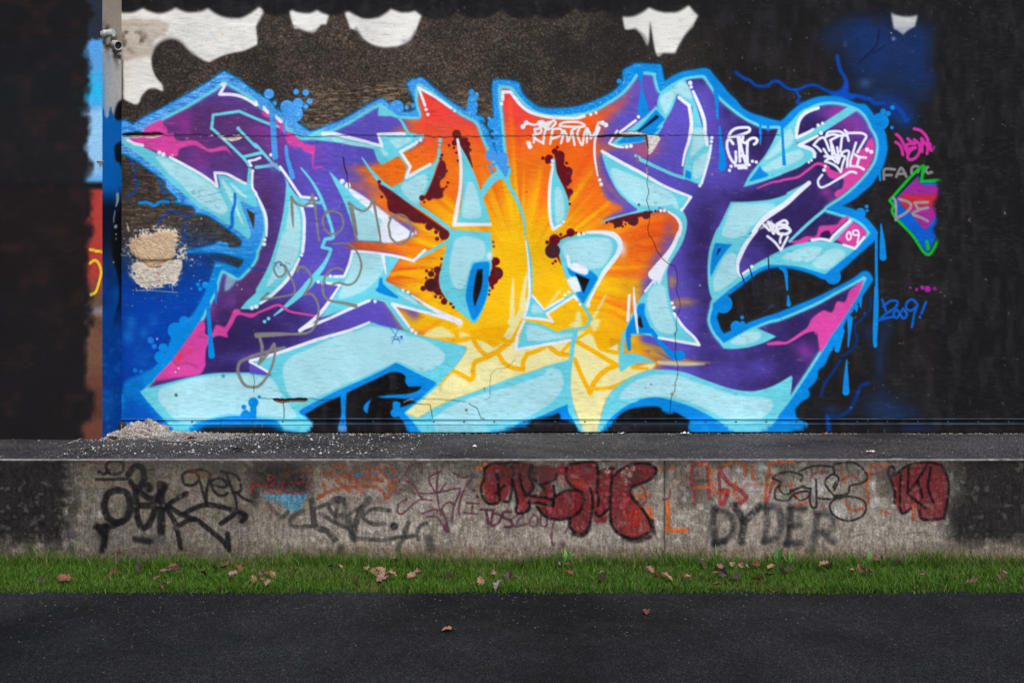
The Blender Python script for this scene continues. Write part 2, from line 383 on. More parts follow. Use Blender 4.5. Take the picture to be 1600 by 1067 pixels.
    # ---- outer blue contour with splashes
    def blues(col,X0):
        cont='''p 186,200 a0 275,945 365,985! 500,905 700,800 900,690 1100,575 1180,520 1260,465 1300,465 1400,520 1500,590 1597,665 a1 60,700 150,760 200,830 240,850
          350,900 390,950 500,1030 540,1058! 620,1035 700,1000 850,945 1000,860 1100,800 1200,745 1250,728 1290,745 1340,800 1400,840 1480,862 1560,850 1590,790 1500,580! 1560,535 a2 0,535 40,515 100,550 200,640 300,720
          400,790 500,850 600,890 660,910 690,960 b2 960,-70 1035,10! 1060,80 1130,265! 1095,130 1090,0 a2 775,920! 765,750 760,590 780,545 850,540 1000,560 1040,600 1060,670 1120,740 1200,800 1300,825 1450,825 1597,810
          a3 150,765 280,710 380,650 430,600 460,560 465,490 480,440 560,400 600,380 850,390! 865,470 885,560! 940,520 1020,480 1100,455 1200,440 1270,428 1330,440 1380,500 1450,580 1520,670 1597,745
          a4 60,820 140,870 250,905 350,935 450,958! 500,910 560,850 640,790 750,735 850,710 1000,710 1100,735 1190,775 1240,785 1300,795 1360,870 b5 1120,-40 1165,30 1185,130 1190,230 1150,380 1100,470 1040,560 950,640 850,720 740,778! 800,795 870,820
          970,890 1030,950 1090,1030 c5 1095,20 1060,110! 900,250 720,410 580,490 450,440 300,395 c4 1450,375 1330,372 1200,412 1100,482 1020,545 950,600 870,655 800,720 780,820 765,880 800,980 835,1035! 900,1005 1000,960 1130,905 1300,850 1597,735 c5 500,660 700,560 850,480 930,420 980,405
          1020,430 1050,490 1030,530 935,670! 850,800 780,900 740,1000 d5 740,0 725,80 690,190 660,130! 600,240 570,310 500,380 490,450 440,520 400,555 415,600 405,640 330,690 275,760 280,820 310,855 350,880 390,920 p 1262,690 184,690 184,650
          d0 270,600 450,420 560,360 620,300 690,200 750,60 c0 760,1000 930,870 980,820 1060,680 1110,560 1140,480 1170,390 1190,325 1230,320 1330,345 1420,380! 1460,340 1475,290! 1300,240 1200,220 1080,220 900,225! 910,205 1050,175 1100,160 1180,140 1250,115 1330,170 1440,165! 1450,100 1330,0
          b0 1300,1000 1200,930 1100,870 990,850! 970,790 880,765 740,740! 810,715 700,600 690,540 600,470 500,400 400,330 275,260! p 186,238'''
        C.fill(cont,col,3.2,.55);C.fill(cont,col,.8)
        for t,r in (('a1 130,685',8),('a1 400,665',4.6),('a1 497,672',5.2),('a1 535,757',4.8),('a1 497,810',4.2),('a1 187,772',3.5),('a1 310,815',11),('a1 420,780',8.5),('a1 380,880',14),('a1 1405,815',11),('a1 1505,820',3.4),('a1 1570,800',4),
                    ('a2 555,665',4.6),('a2 605,692',3.6),('a2 565,740',7.5),('a2 560,800',8.5),('a2 555,850',9),('a2 730,930',2.8),('a2 775,985',9.5),('a2 845,840',7),('a2 830,900',7),('a3 430,558',4),
                    ('a4 1440,960',13.5),('a4 1470,860',4.6),('a4 1520,880',4),('a4 1562,820',3.6),('a4 1557,1020',2.8),
                    ('b5 925,850',8),('b5 985,785',3),('b5 990,826',2.6),('c5 650,460',12.5),('c4 830,735',14.5),('c4 960,960',9),('c4 1020,870',3),('c4 1025,930',4),
                    ('c0 880,905',8),('c0 800,1000',13),('c0 1090,545',5.5),('c0 1018,540',3.2),('c0 1040,585',3.4),('c0 1240,170',9),('c0 1290,150',5),('d0 670,150',7),('d0 640,240',9)): C.dots(t,r,col)
    blues(BL,0)
    C.blue=(np.abs(C.c-np.asarray(BL,np.float32)).max(-1)<40).astype(np.float32)
    # lighter blue on the rough upper left
    mb=np.abs(C.c-np.asarray(BL,np.float32)).max(-1)<3
    k=(np.clip((900-X)/300,0,1)*np.clip((420-Y)/60,0,1)*mb).astype(np.float32)*.9
    C.c[:]=C.c*(1-k[...,None])+np.asarray(BL2,np.float32)*k[...,None]
    sp=np.clip((n3-.56)*6,0,1)*mb*np.clip((1150-X)/200,0,1)*np.clip((360-Y)/60,0,1)*.55
    C.c[:]=C.c*(1-sp[...,None])+np.asarray((170,205,245),np.float32)*sp[...,None]
    sp=np.clip((st-.56)*6,0,1)*mb*np.clip((420-X)/60,0,1)*np.clip((470-Y)/60,0,1)*.5
    C.c[:]=C.c*(1-sp[...,None])+np.asarray((150,200,245),np.float32)*sp[...,None]
    sp=np.clip((.42-st)*6,0,1)*mb*np.clip((420-X)/60,0,1)*np.clip((470-Y)/60,0,1)*.5
    C.c[:]=C.c*(1-sp[...,None])+np.asarray((20,70,150),np.float32)*sp[...,None]
    C.fill('d0 280,500 400,430 470,440 480,600 470,690 360,720 280,700',(0,116,206),2);C.fill('d0 280,700 470,690 560,770 700,900 850,985 280,985',(0,72,176),6,.75)
    # vivid drips
    for t,w in (('b0 435,750 510,745 580,775 640,740 720,740',4.5),('a4 240,960 243,1067',3.6),('a4 320,980 320,1040',4),('a4 460,960 465,1067 b4 1418,0 1428,180 1440,350',4),
                ('b5 1108,400 1120,520',4),('c5 1080,40 1082,330 1085,560',4.5),('c5 1082,570 1078,800 1068,1067 d5 1072,130',(6,8,8,6)),('d5 785,270 780,420 777,590',(2,7,11)),('b5 1128,960 c5 1140,100 1148,270',(2,8,11)),('c5 135,370 175,420 192,590',(8,5,3)),('c5 200,650 208,740',(2,7)),
                ('c5 820,880 810,1050 d5 800,140',(9,5,2)),('c5 880,760 885,810',(7,2)),('c5 920,680 925,770',(7,2)),('c5 740,1000 d5 690,170',8),('d1 870,620 870,900',(6,10))):
        C.stroke(t,w,BL,.7)
    # ---- black holes inside the contour
    C.fill('b0 1500,805! 1585,860! 1575,1010!',(60,50,44),.6,sm=False)
    BK2=(14,13,15)
    C.fill('d1 485,815! 560,770 700,690 840,635! 850,800 830,905! 585,910! 560,880',BK2,.6)
    C.fill('d1 905,600! 1050,530 1200,460 1340,395 1430,395 1490,430 1490,490 1530,540 1597,545 d2 0,545 d2 300,535 375,535! 340,575 250,605 130,615 0,620 d1 1500,625 1330,625 1200,640 1110,690 1070,750 1100,800 1160,815! 1230,740 1280,680 1400,650 d2 0,655 150,655 250,665 210,700 100,700 0,710 d1 1590,680 1430,745 1390,700 1350,790 1440,850 1480,905! 905,905! 895,780',BK2,.7)
    C.fill('d2 -120,650 0,650 130,655 300,660! 150,745! 150,700! 110,700 110,750 70,790 90,840! -150,850',BK2,.8)
    C.fill('d2 90,690 160,695 155,760 100,800',BL,.7);C.dots('d2 110,800',7,BL)
    C.stroke('d2 200,690 240,670 290,660',1.4,(190,170,160),.6);C.stroke('d2 215,680 250,685 300,665',1,(80,50,40),.6)
    C.fill('d3 200,905! 205,870 380,830 470,800 490,860 560,870 575,905!',BK2,1.5);C.fill('d3 1000,905! 1040,850 1150,770 1300,740 1390,732 1480,745 1520,800 1597,805 d4 100,745 180,745 230,790 300,800 360,795 420,830 490,870 490,905! ',BK2,1.2)
    C.fill('d5 275,760 330,690 405,640 480,560 600,400 1000,400 1597,400 1597,860! 350,860! 300,845',(9,9,12),2,.0)
    for t,sf in (('d0 1010,1020 1090,935 1250,922 1597,918 d1 150,925 250,960 320,1020',2.5),('d1 500,1020! 580,900! 1480,900! 1520,985 1560,1020',1.2),('d2 -100,900 180,900! 230,985 250,1020',1.2),('d2 1180,1020 1260,950 1400,925 1500,880 d3 560,890 640,905! 665,985 690,1020',1.6),('d3 905,1020 940,960 1000,900! d4 490,900! 470,960 455,1020',1.2),('d5 385,1040 398,920 380,880 300,850 330,820 800,860 2000,860 2600,1040',1.5)):
        C.fill(t,(22,20,23),sf)
    C.stroke('d1 868,860 868,945',(8,13),BL,.8);C.fill('d1 830,915! 905,915! 912,985! 820,985!',(92,160,232),1)
    C.stroke('d5 590,840 600,960',8,(0,66,170),2.5,.8);C.spray(1430,668,30,8,(26,44,90),.6)
    # ---- cyan silhouette
    sil='''b0 270,118! a0 430,1067 550,980 700,900 900,800 1100,680 1200,620 1250,570 1290,560 1330,580 1400,620 1500,680 1597,740 a1 50,800 150,870 200,905 290,950
      b1 330,20 430,85 540,90 a1 650,1060 720,1050 900,970 1100,850 1240,775! 1270,800 1350,860 1420,900 1597,910 a2 30,912 -10,760 0,610 25,580 60,590 150,650 300,760 420,850 500,900 600,950 640,1010 660,1067
      b2 1000,100 1050,210 1110,340 1215,495! 1240,440 1215,360 1190,220 1170,0 a2 850,1067 845,950 825,760 820,620 840,600 950,610 1000,660 1060,740 1150,820 1250,870 1400,890 1597,880
      a3 170,840 300,770 450,670 540,570 600,480! 660,460 800,475! 800,530 830,640 850,660! 900,620 1000,560 1080,520 1200,500 1280,500 1320,550 1420,690 1500,770 1597,850
      a4 100,920 200,970 280,1000 430,1000! 475,1030 560,950 640,870 760,800 850,770 950,760 1050,770 1150,800 1230,835 1290,890 1340,970 b5 1040,0 1080,60 1105,170 1080,330 1000,460 880,590 750,700 570,815! 700,850 850,900 950,960 1030,1060
      c5 1025,30! 940,120 860,200 750,290 570,435! 450,400 300,360 c4 1440,347 1300,342 1200,372 1100,430 1000,507 860,615 740,705 725,780 705,850 705,930 760,1040 d4 835,100! c4 1110,970 1300,895 c5 100,880 300,800 500,710 700,600 850,520 960,455! 985,480 960,530 900,650 800,810 700,960 620,1067 d5 560,160 440,350 300,560 220,680 150,770 80,850
      d4 1350,880 1200,985! 940,985! 800,890 650,800 500,730 350,680 200,640 100,640 0,660 d3 1250,680 1150,720 1050,790 960,870 880,985! 705,985! 650,900 590,780 560,705! 480,740 300,820 150,870 d2 1390,880 1250,930 1050,990! 380,990! 340,920 200,800! 510,525 515,490 330,400 130,300 90,310
      d1 1380,305 1200,400 1000,490 800,580 600,680 450,760 430,800 500,850 570,910! 510,985! 400,980 200,870 0,850 d0 1400,825 1200,850 1000,900 900,985! 820,985! 700,880 600,780 440,590! 520,520 780,250 950,20 c0 1060,860 1090,790 1200,580! 1205,520 1250,400 1300,410 1420,480! 1510,390 1560,330 1597,260 c1 0,220 40,130 80,0 b1 80,1000 60,850 0,720
      b0 1597,780 1430,720! 1530,1000 c0 1535,70! 1510,85 1420,-10 b0 1300,950 1150,850 1000,770 900,680 800,590 700,500 620,420 500,320 400,250 275,175!'''
    C.fill(sil,CY,.7)
    # ---- letter body colours inside the rim
    SP=smooth(pts(sil),True);M=C.mask([(x,y,0) for x,y in SP],.3,False);C.sil=M
    inn=np.clip((blur(M,3.2*C.S)-.86)*7,0,1)
    yy=Y
    cut=np.clip((inn),0,1)
    body=np.empty_like(C.c);body[:]=PU
    B=C.c.copy();C.c=body
    nn=.6+.8*n2
    for x,y,rx,ry,al in ((310,185,90,42,1),(290,225,80,40,1),(260,200,50,40,.8),(370,190,50,40,.8),(350,240,50,35,.8),(395,250,30,40,.5),(420,290,34,90,.9),(390,430,36,80,.9),(360,490,60,50,1),(400,420,22,60,.6)):
        C.spray(x,y,rx,ry,PL,al,0,nn)
    for x,y,rx,ry,al in ((400,520,90,40,.95),(350,560,80,40,1),(440,490,50,30,.6),(330,540,50,40,1),(420,350,22,60,.4)): C.spray(x,y,rx,ry,DP,al,0,nn)
    for x,y,rx,ry,al in ((275,180,22,24,.55),(290,195,10,16,.6),(310,250,16,26,.5),(330,485,10,14,.5),(435,220,26,26,.4),(500,240,14,20,.25),(405,205,16,10,.5)): C.spray(x,y,rx,ry,(160,48,150),al)
    C.spray(400,590-30,60,10,(92,70,176),.6);C.spray(360,470,10,12,(120,60,150),.5);C.spray(435,265,20,18,(66,52,150),.6)
    # right purple letter shading
    for x,y,rx,ry,al in ((1160,170,30,60,.6),(1190,220,40,50,1),(1230,230,40,60,.9),(1270,210,60,50,1),(1300,250,60,40,1),(1260,330,80,60,1),(1180,310,60,22,.9),(1210,370,60,60,1),(1100,350,26,50,.75),(1090,400,26,60,.75),(1105,500,20,90,.7),(1150,560,60,20,.6),(1260,520,70,60,1),(1230,580,40,60,.9),(1180,600,60,16,.7),(1120,440,20,40,.6),(1320,350,60,50,1),(1300,470,60,50,1),(1205,560,40,40,.5),(1095,120,24,14,.8),(1140,150,20,40,.8)):
        C.spray(x,y,rx,ry,DP,al,0,nn)
    for x,y,rx,ry,al in ((1310,180,22,12,.7),(1335,200,26,20,.6),(1290,300,10,8,.7),(1300,310,8,6,.5),(1308,175,14,8,.7),(1325,350,18,8,.5),(1258,548,16,14,.5)): C.spray(x,y,rx,ry,(165,50,150),al)
    for x,y,rx,ry,al in ((1190,575,24,14,.6),(1160,290,30,8,.5),(1175,390,14,8,.4),(1130,160,14,10,.5),(1150,180,10,10,.4)): C.spray(x,y,rx,ry,(88,72,178),al)
    # burst of orange and yellow rays in the middle letters
    cx,cy=815,425
    dx,dy=X-cx,Y-cy;r=np.hypot(dx*.93,dy);th=np.arctan2(dy,dx)
    def ang(k,seed):
        g=np.random.default_rng(seed).random(k+1).astype(np.float32);g[-1]=g[0]
        q=(th+math.pi)/(2*math.pi)*k;i=np.minimum(q.astype(int),k-1);f=q-i;f=f*f*(3-2*f)
        return g[i]*(1-f)+g[i+1]*f
    ray=ang(60,11)*.55+ang(150,12)*.45
    up=np.clip(-dy/np.maximum(r,1),-1,1)
    t=r+ (ray-.5)*150*np.clip(r/120,0,1)+14*(n2-.5)
    t=t-np.clip(dy,0,200)*.75-np.clip(-dx-60,0,400)*.12*np.clip(1-up,0,1)
    b=lerp((252,190,8),(250,160,10),np.clip((t-60)/60,0,1))
    k=np.clip((t-112)/55,0,1);b=b*(1-k[...,None])+np.asarray((246,112,16),np.float32)*k[...,None]
    k=np.clip((t-165)/70,0,1)*np.clip((900-X)/90,0,1)*np.clip((258-Y)/70,0,1)*np.clip((X-628)/40,0,1);b=b*(1-k[...,None])+np.asarray(RD,np.float32)*k[...,None]
    k=np.clip((t-170)/90,0,1)*np.clip((X-840)/40,0,1);b=b*(1-k[...,None])+np.asarray((244,88,14),np.float32)*k[...,None]
    om=C.mask('b1 1597,180 1420,270 1270,330 1100,400 930,400 1150,470 900,560 1100,640 1150,720 1300,850 1597,1000 c1 1540,70 1300,110 1010,110 920,130 960,170 1300,220 1590,300 1430,285 1290,500 1597,680 1600,900 1400,740 1180,700 1290,730 1480,980 d2 330,10 700,100 830,150 500,530 200,800 350,850 700,800 1500,400 d3 560,270 720,985 850,985 1000,600 1420,360 1500,280 1300,120 c4 0,800 30,560 150,400 240,300 330,100 400,20 b4 420,960 380,880 250,830 b3 1300,850 1000,900 1150,790 1050,690 900,500 850,300 960,220 1300,200 b4 150,200 60,100 a3 620,1067 400,1000 560,720 300,830 100,860 a2 1400,900 1100,800 900,600 820,620 850,1000 660,1000 300,760 30,570 0,800 a1 1480,960 1597,1000 b2 60,40 200,60 400,100 300,180 150,250 230,380 150,290 0,380',5)
    om*=np.clip(1.05-np.clip((X-975)/60,0,1)*np.clip((330-Y)/60,0,1)*.9,0,1)
    # purple comes back between the arms of the third letter
    pm=C.mask('b3 870,430 920,540 1000,640 1100,720 1240,800 1240,835 1100,880 900,930 1000,860 1130,810 1000,740 920,660',3)
    om*=1-pm*.95
    pm=C.mask('a3 1597,400 900,500 620,500 480,760 330,900 280,1000 b3 900,20 840,150 960,200 1100,200 1300,210 1597,300',9);om*=1-pm*np.clip(.55+.9*ray,0,1)
    pm=C.mask('c3 1597,-100 1500,40 1450,200 1320,420 1280,600 1597,600',6);om*=1-pm*np.clip(.3+1.1*C.noise(9,31,2,4),0,1)*.8
    pm=C.mask('b1 700,250 1100,240 1080,350 950,390 1000,470 1250,600 1280,680 1000,600 900,500 800,500',6);om*=1-pm*np.clip(.35+.9*C.noise(9,33,2,5),0,1)*.75
    pm=C.mask('c1 850,60 1010,100 930,210 850,200',4);om*=1-pm*.8
    pm=C.mask('c1 1120,690 1265,715 1370,880 1300,960 1100,900',4);om*=1-pm*.75
    pm=C.mask('c4 -30,1067 d4 0,70 150,110 260,230 700,260 700,360 200,250 120,190 0,80',5);om*=1-pm*.8
    C.c=C.c*(1-om[...,None])+b*om[...,None]
    for x,y,rx,ry,al in ((700,200,40,20,.35),(1010,235,24,14,.6),(970,145,24,12,.35),(945,170,30,10,.5)): C.spray(x,y,rx,ry,(226,84,60),al,-25,nn)
    # red flame tongues, left side
    for t,w,al in (('c1 960,140 1150,160 1300,150',7,.7),('c1 900,165 1100,190 1250,180 1400,190',4,.6),('c1 1300,410 1450,390 1597,380',4,.5),('c1 1300,490 1450,470 1597,480',5,.7),('c1 1320,510 1500,560',4,.5),('c2 240,830 400,870',3,.5),('c2 290,300 500,275',3,.5),('c2 150,390 330,380',4,.5)):
        C.stroke(t,(w,w,1),(206,70,16),2.5,al)
    for t,w,al in (('c3 1230,100 1400,60 1560,40',6,.6),('c3 1220,150 1400,170 1550,100',6,.6),('c3 1250,210 1400,200 1500,230',6,.5),('c3 1260,300 1400,330',5,.5),('b4 0,1000 150,960 330,960',6,.5),('c4 0,60 150,20 260,60',5,.5)):
        C.stroke(t,(2,w,2),(214,74,16),2.5,al)
    for x,y,rx,ry in ((985,455,18,24),(1000,490,10,16),(1045,480,14,4),(1050,440,7,10),(1065,472,20,6)): C.spray(x,y,rx,ry,(214,150,30),.55,0,nn)
    for t,w,al in (('d4 0,120 200,170 400,270 700,300',10,.6),('d3 950,90 1200,130 1400,160',16,.9),('d3 1400,200 1597,290',9,.8)): C.stroke(t,(w,w*.8,1),(222,160,14),2.5,al)
    body=C.c;C.c=B*(1-cut[...,None])+body*cut[...,None]
    # pale yellow foot of the middle letters
    C.fill('d2 660,100 825,145! 790,230 540,530 210,800! 340,850! 600,700 1000,550 1300,440 1597,345 d3 400,310 560,270 d3 590,60 660,-20 830,40 950,150 1060,110 1060,200 1200,330 1420,300 1400,360 1300,400 1150,460 1000,580 920,720 870,900 840,990! 720,990! 610,720 580,560 580,480 560,270 300,340 0,440 d2 1300,440 1350,100 1200,20 1100,160 900,60',LY,1.2)
    C.fill('d2 1180,120 1330,60 1400,170 1597,100 d3 560,60 560,275! 300,345 0,445 d2 1000,550 1100,300',LY,1.0)
    OY=(246,178,4)
    C.stroke('d4 190,295 330,305 450,310 640,312',(6,7,6,2),(228,222,160),2.2,.8)
    C.fill('d2 870,30 900,-40 1330,-60 1330,20 1200,150 1100,150 1000,120 920,70',OY,1);C.fill('d3 820,-20 960,-10 960,170 870,170 820,60',OY,1.2)
    C.fill('d2 910,65! 1000,90 1090,150! 1190,100 1180,125! 1050,215!',LY,.8)
    for t,w in (('d3 640,85 800,175 930,255 1050,325',7),('d3 625,260 700,440 780,600',6.5),('d3 780,600 830,480 940,370 1045,325',8),('d3 840,560 1000,540 1140,480',5.5),('d3 1200,345 1350,358',4.5),('d3 360,125 460,205 560,220',7),('d3 580,100 500,190',5),('d2 690,95 880,50',6),('d2 885,55 950,160 1040,240',7),('d2 1030,240 1190,145 1330,20',8),('d2 1030,245 910,285! 890,350 890,440 860,470! 780,420 690,378! 640,420 560,530',(7,7,7,6,2)),('d2 1145,215 1200,300 1290,350 1390,365! 1390,290 1430,210! 1500,190 1597,145',7),('d2 340,15 550,60 700,95',(2,5,6)),('d2 720,0 730,60',8),('d3 650,60 750,0',4),('d3 950,180 1050,200',6)):
        C.stroke(t,w,OY,.9)
    for t in ('c2 700,890 780,900 790,940 750,975 700,910','c2 560,960 700,1040 690,1067 d2 500,50 400,20','c2 755,1005! 880,1050! 760,1067 750,1067','c3 780,940 820,890 880,900 830,1010','c3 630,900 640,820 680,820 690,960 560,950','c3 800,860! 850,780 930,640 940,650 830,870','c3 330,770 450,620 500,570 430,690 340,760','c3 110,560 140,430 155,450 130,600','c3 80,720 150,680 170,800 60,900 0,1000 -100,1067 40,930 70,870'):
        C.fill(t,LY,1.2,.92)
    C.stroke('c2 1290,480 1280,700 1280,900',(2,7,9),LY,1.4,.9);C.stroke('c2 1430,420 1390,640 1380,760 1380,800 1240,1050',(2,7,10,12),LY,1.2,.95);C.dots('c2 1265,915',5,LY)
    C.stroke('c3 1000,900 1060,960',6,(250,170,20),3,.3)
    # ---- cyan shapes
    def cy(*ts,soft=.6):
        for t in ts: C.fill(t,CY,soft)
    def lc(*ts,soft=1.1):
        for t in ts: C.fill(t,LC,soft)
    cy('b0 270,110! 330,140 470,190 620,260 740,300 900,390 1050,470 1200,590 1240,595! 1215,470! 1300,485 1400,520 1500,570! 1520,400! 1545,400! 1550,600 1597,660 b1 0,700 b0 1597,790 1430,720! 1535,1050 c0 1520,80! b0 1300,950 1150,850 1000,770 900,680 800,590 700,500 620,420 500,320 400,250 275,175!')
    cy('b1 200,390! 300,510 350,600 440,700 620,735 640,690! 670,765! 480,765 480,900 485,1067 c1 470,180 420,300 300,500 160,640 40,740 c0 1597,780 1440,785! 1500,710 1597,620 c1 0,590 110,390 180,200 235,0 b1 270,850 295,650 290,510')
    for t,w in (('a1 360,1045 130,980 0,930 a0 1430,858! 1170,895! 1155,1030! b0 1160,10 1250,90 1460,290 1530,380',4.6),('a0 1420,1030 b0 1440,30 1597,190 b1 0,170 160,350 240,420',4.6),('b0 1470,290 1597,262 b1 60,250',5),('b1 0,395 200,370',5),('b1 450,400 560,540 640,680 700,830 745,960 770,1067 c1 768,75! 690,90! 660,170! 745,188! 735,230 680,340 590,460 480,590 330,730 180,850',(2.5,4,5,5,5,5.5,5,5,8,12,10,6,2)),('b1 1060,300 1150,430 1250,550 b2 200,700 350,790 500,890 655,1010',(2,4.5,7,6.5,6.5)),('c2 655,100 480,200 300,300',(6,5,3)),('c1 600,470 700,478 880,485',7)):
        C.stroke(t,w,CY,.7)
    C.dots('a0 1420,1030',3,CY);C.dots('c1 125,880 85,910',2.8,CY)
    cy('b1 290,20 430,80 560,100 720,100 1000,150 1230,190! 1210,220 1270,350! 1597,180! 1597,60! 1450,40 1250,80! 1200,205 900,130 700,60 640,20 450,95')
    cy('b1 300,0 430,85 560,120 750,140 1000,180 1200,230 1270,365! 1400,290 1597,170 1597,100 1280,95 1240,180 1000,130 820,80 700,80 600,95 450,80')
    cy('a1 1240,775! 1270,800 1400,890 1470,960 b1 1540,60 1597,90 1597,60 1500,40 a1 1440,960 1380,910 1220,905! 1215,870!')
    cy('b2 -20,95! 200,80 400,65! 400,95 390,110! 290,170 160,240 230,380 215,490 165,550 60,600! 0,560 160,530 220,390 145,285! 0,370 -60,330 -100,230!')
    cy('b2 55,600! 165,550 230,500 470,370 530,280 535,205 550,195 566,205 565,280 520,390 480,520 430,640 370,690 355,790 330,795 200,700')
    C.fill('b1 1250,375 1420,285! 1500,395 1470,530! 1340,600! 1240,490 1150,390',(238,108,20),1.0,sm=False);C.spray(580,267,26,7,(232,110,30),.8,4,nn);C.spray(590,285,20,8,(232,110,30),.7,12,nn);C.stroke('b1 1060,300 1150,430 1250,545 1340,610',(2,4.5,7,6.5),CY,.7)
    cy('b1 725,425! 930,620 1250,880 1530,1067 c1 1540,60 1400,110 1230,110 1010,100! 990,0 b1 990,1060 930,880 870,720 780,540')
    cy('c1 965,215! 1200,235 1430,280! 1290,500! 1450,590 1597,690 1597,760 c2 550,850 400,820 c1 1500,760 1370,730! 1530,960 1560,1010! 1480,990! 1280,715! 1130,695 900,790 640,875! 780,660 860,540! 700,520 580,510 600,462! 760,475 870,460 940,290')
    cy('c1 1280,715 1370,730 1597,760 c2 300,790 550,850 300,700 150,650 0,520!')
    # bottom bands
    cy('''d0 440,590! 520,548! 700,500 900,450 1150,405 1400,395 1597,400 d1 0,410 150,430! 0,330 10,265 190,210 400,140 600,70 790,-10! c1 700,1067 900,1000 1130,920 1250,950 1480,1000 1597,1035 d2 340,25 500,62 700,105 825,148! 790,230 700,350 600,460 540,530 510,525 515,490 330,400 130,300 90,310
      d1 1380,305 1200,400 1000,490 800,580 600,680 450,760 430,800 500,850 570,910! 510,985! 300,960 200,870 0,845 d0 1400,825 1200,850 1000,900 900,985! 820,985! 700,880 600,780''')
    C.fill('d1 -60,300 0,330 150,412! 150,428! 0,410 -60,400',PU,.7)
    lc('d0 640,560 750,520 950,460 1200,430 1500,420 1597,430 d1 150,460 200,520 270,640 350,740 395,800 380,850 200,840 0,825 d0 1300,815 1000,880 850,885 750,830 640,700 615,620',
       'd1 270,340 350,240 500,170 700,80 900,0 c1 1000,1010 1120,960 1300,980 1500,1030 d2 200,25 350,50 500,120 590,190 605,250 560,320 450,370 350,375 250,330 130,285 d1 1400,285 1200,380 900,510 700,600 550,650 350,640 290,520')
    cy('d2 210,800! 340,850! 600,700 1000,550 1300,440 1597,345 d3 300,345 560,270! 590,330 580,560 610,720 640,880 560,705! 480,740 300,820 150,870 d2 1390,880 1250,930 1050,990! 380,990! 300,900')
    lc('d2 500,850 700,710 1000,600 1300,520 1597,420 d3 350,360 460,370 515,450 505,550 430,660 300,760 150,845 d2 1400,860 1200,880 900,900 550,900 490,880')
    C.fill('d2 490,905! 1000,905! 1050,985! 520,985!',(146,214,228),1.5)
    cy('''d3 1400,365 d4 300,370 450,395 650,470 850,540 1000,575 1150,580 1300,540 1420,480 1510,425! 1520,460 1500,640! 1400,790 1350,880 1200,985! 940,985! 800,890 650,800 500,730 350,680 200,640 100,640 0,660 d3 1250,680 1150,720 1050,790 960,870 880,985! 840,985! 870,900 920,720 1000,580 1150,460 1300,390''')
    lc('d3 1080,620 1120,570 1250,470 1450,415 d4 350,420 550,490 750,560 950,620 1150,640 1300,660 1330,730 1260,820 1150,870 900,870 700,780 500,690 300,640 0,640 d3 1350,630 1100,665')
    # middle: A
    cy('b2 750,120! 820,260 880,400 930,530 980,680 1030,820 1065,950! 730,950! 770,750 785,500 775,300')
    lc('b2 830,560 865,535 900,570 940,680 970,830 960,890 900,905 790,895 775,850 800,700')
    cy('b2 665,1012! 800,1020 1065,1040! c2 1075,200 1070,400 1050,600 990,780 930,910 880,928 830,880 700,770 640,700 560,580 550,480 590,280 640,100 655,0!')
    lc('c2 720,90 800,60 900,70 990,110 1015,180 1000,270 940,310 880,310 850,400 810,540 760,590 710,570 660,460 655,330 690,150')
    C.fill('c2 880,360 920,322 1000,315 1050,320 1050,450 1030,640 980,780 920,880 880,885 835,760 815,650 840,500',BL,.8)
    C.fill('c2 930,395! 985,385! 975,560 905,765! 890,650 905,520',BK2,.7)
    cy('b2 960,640! 1000,560 1060,480 1130,420 1110,345! 1215,495! 1240,440 1265,560 1340,700 1400,870 1420,1030! 1398,1030! 1370,870 1290,690 1230,590 1180,512 1100,552 1030,640 985,710!')
    C.dots('b2 1410,1058',2.3,CY);C.dots('c2 1412,40',2.3,CY);C.dots('b2 560,125',3.3,CY);C.dots('b2 555,172',2.4,CY)
    C.fill('b2 1095,300 1215,497! 1225,330',BL2,.6)
    for t,r in (('b2 1070,275',9),('b2 1180,300',9),('b2 1055,385',3.2),('b2 1095,370',3),('b2 1075,435',3),('b2 1238,393',3),('b2 1085,60',2.5),('b2 1085,130',2.5)): C.dots(t,r,BL2)
    # stem and small arrow, right of A
    C.stroke('c2 1425,80 1452,250 1468,400 1462,640 1440,760',(2,4,5,4),CY,.7)
    cy('c3 195,640! 240,690 320,790! 350,880! 130,865! 165,740','c3 125,900! 300,940 490,1020 660,985! d3 650,0 590,70! 50,160! 90,0','d3 590,60 655,0 630,120 610,260 587,400 582,560 612,720 655,880 722,988! 690,990 600,850 555,700')
    C.stroke('c3 325,815! 620,640!',7,CY,.7);C.stroke('c3 490,1010! 735,970! 790,880! 705,740',4.8,CY,.7)
    lc('c3 205,740 245,740 310,822 200,825',soft=.8);lc('c3 160,945 300,975 450,1035 600,1020 d3 590,0 580,45 200,85 155,60 145,0')
    # third letter
    cy('c3 435,120! 550,70 700,40 850,30 1000,55 1080,130 1070,230 1000,330 900,460 820,600 760,700 730,740 690,740 610,620 520,430 470,230')
    lc('c3 495,180 540,110 700,80 850,70 960,80 1000,150 990,230 920,350 850,380 750,380 640,320 550,290')
    cy('b3 400,300! 430,305 450,430 490,530 540,640 568,740 560,850 530,920 480,960 415,1025! 385,950 370,800 375,600 395,420')
    lc('b3 435,610 465,590 500,650 525,780 520,880 470,950 440,965 430,800 425,680')
    cy('b3 890,225! 1000,290 1200,400 b4 250,585 515,690! 420,815! 440,850 468,920 465,1000 450,1067 c4 410,150 290,345 270,400 c4 200,400 260,250 380,30 b4 410,970 360,870 240,810 b4 180,790 b3 1460,830 1300,845 1000,915 870,952! 980,900 1235,830 1235,800! 1150,730 1060,640 980,500 920,350')
    lc('b3 985,430 1020,400 1150,450 1300,510 1500,600 1597,660 b4 370,740 385,815 340,795 b3 1597,765 1500,785 1300,775 1200,740 1090,640 1020,540')
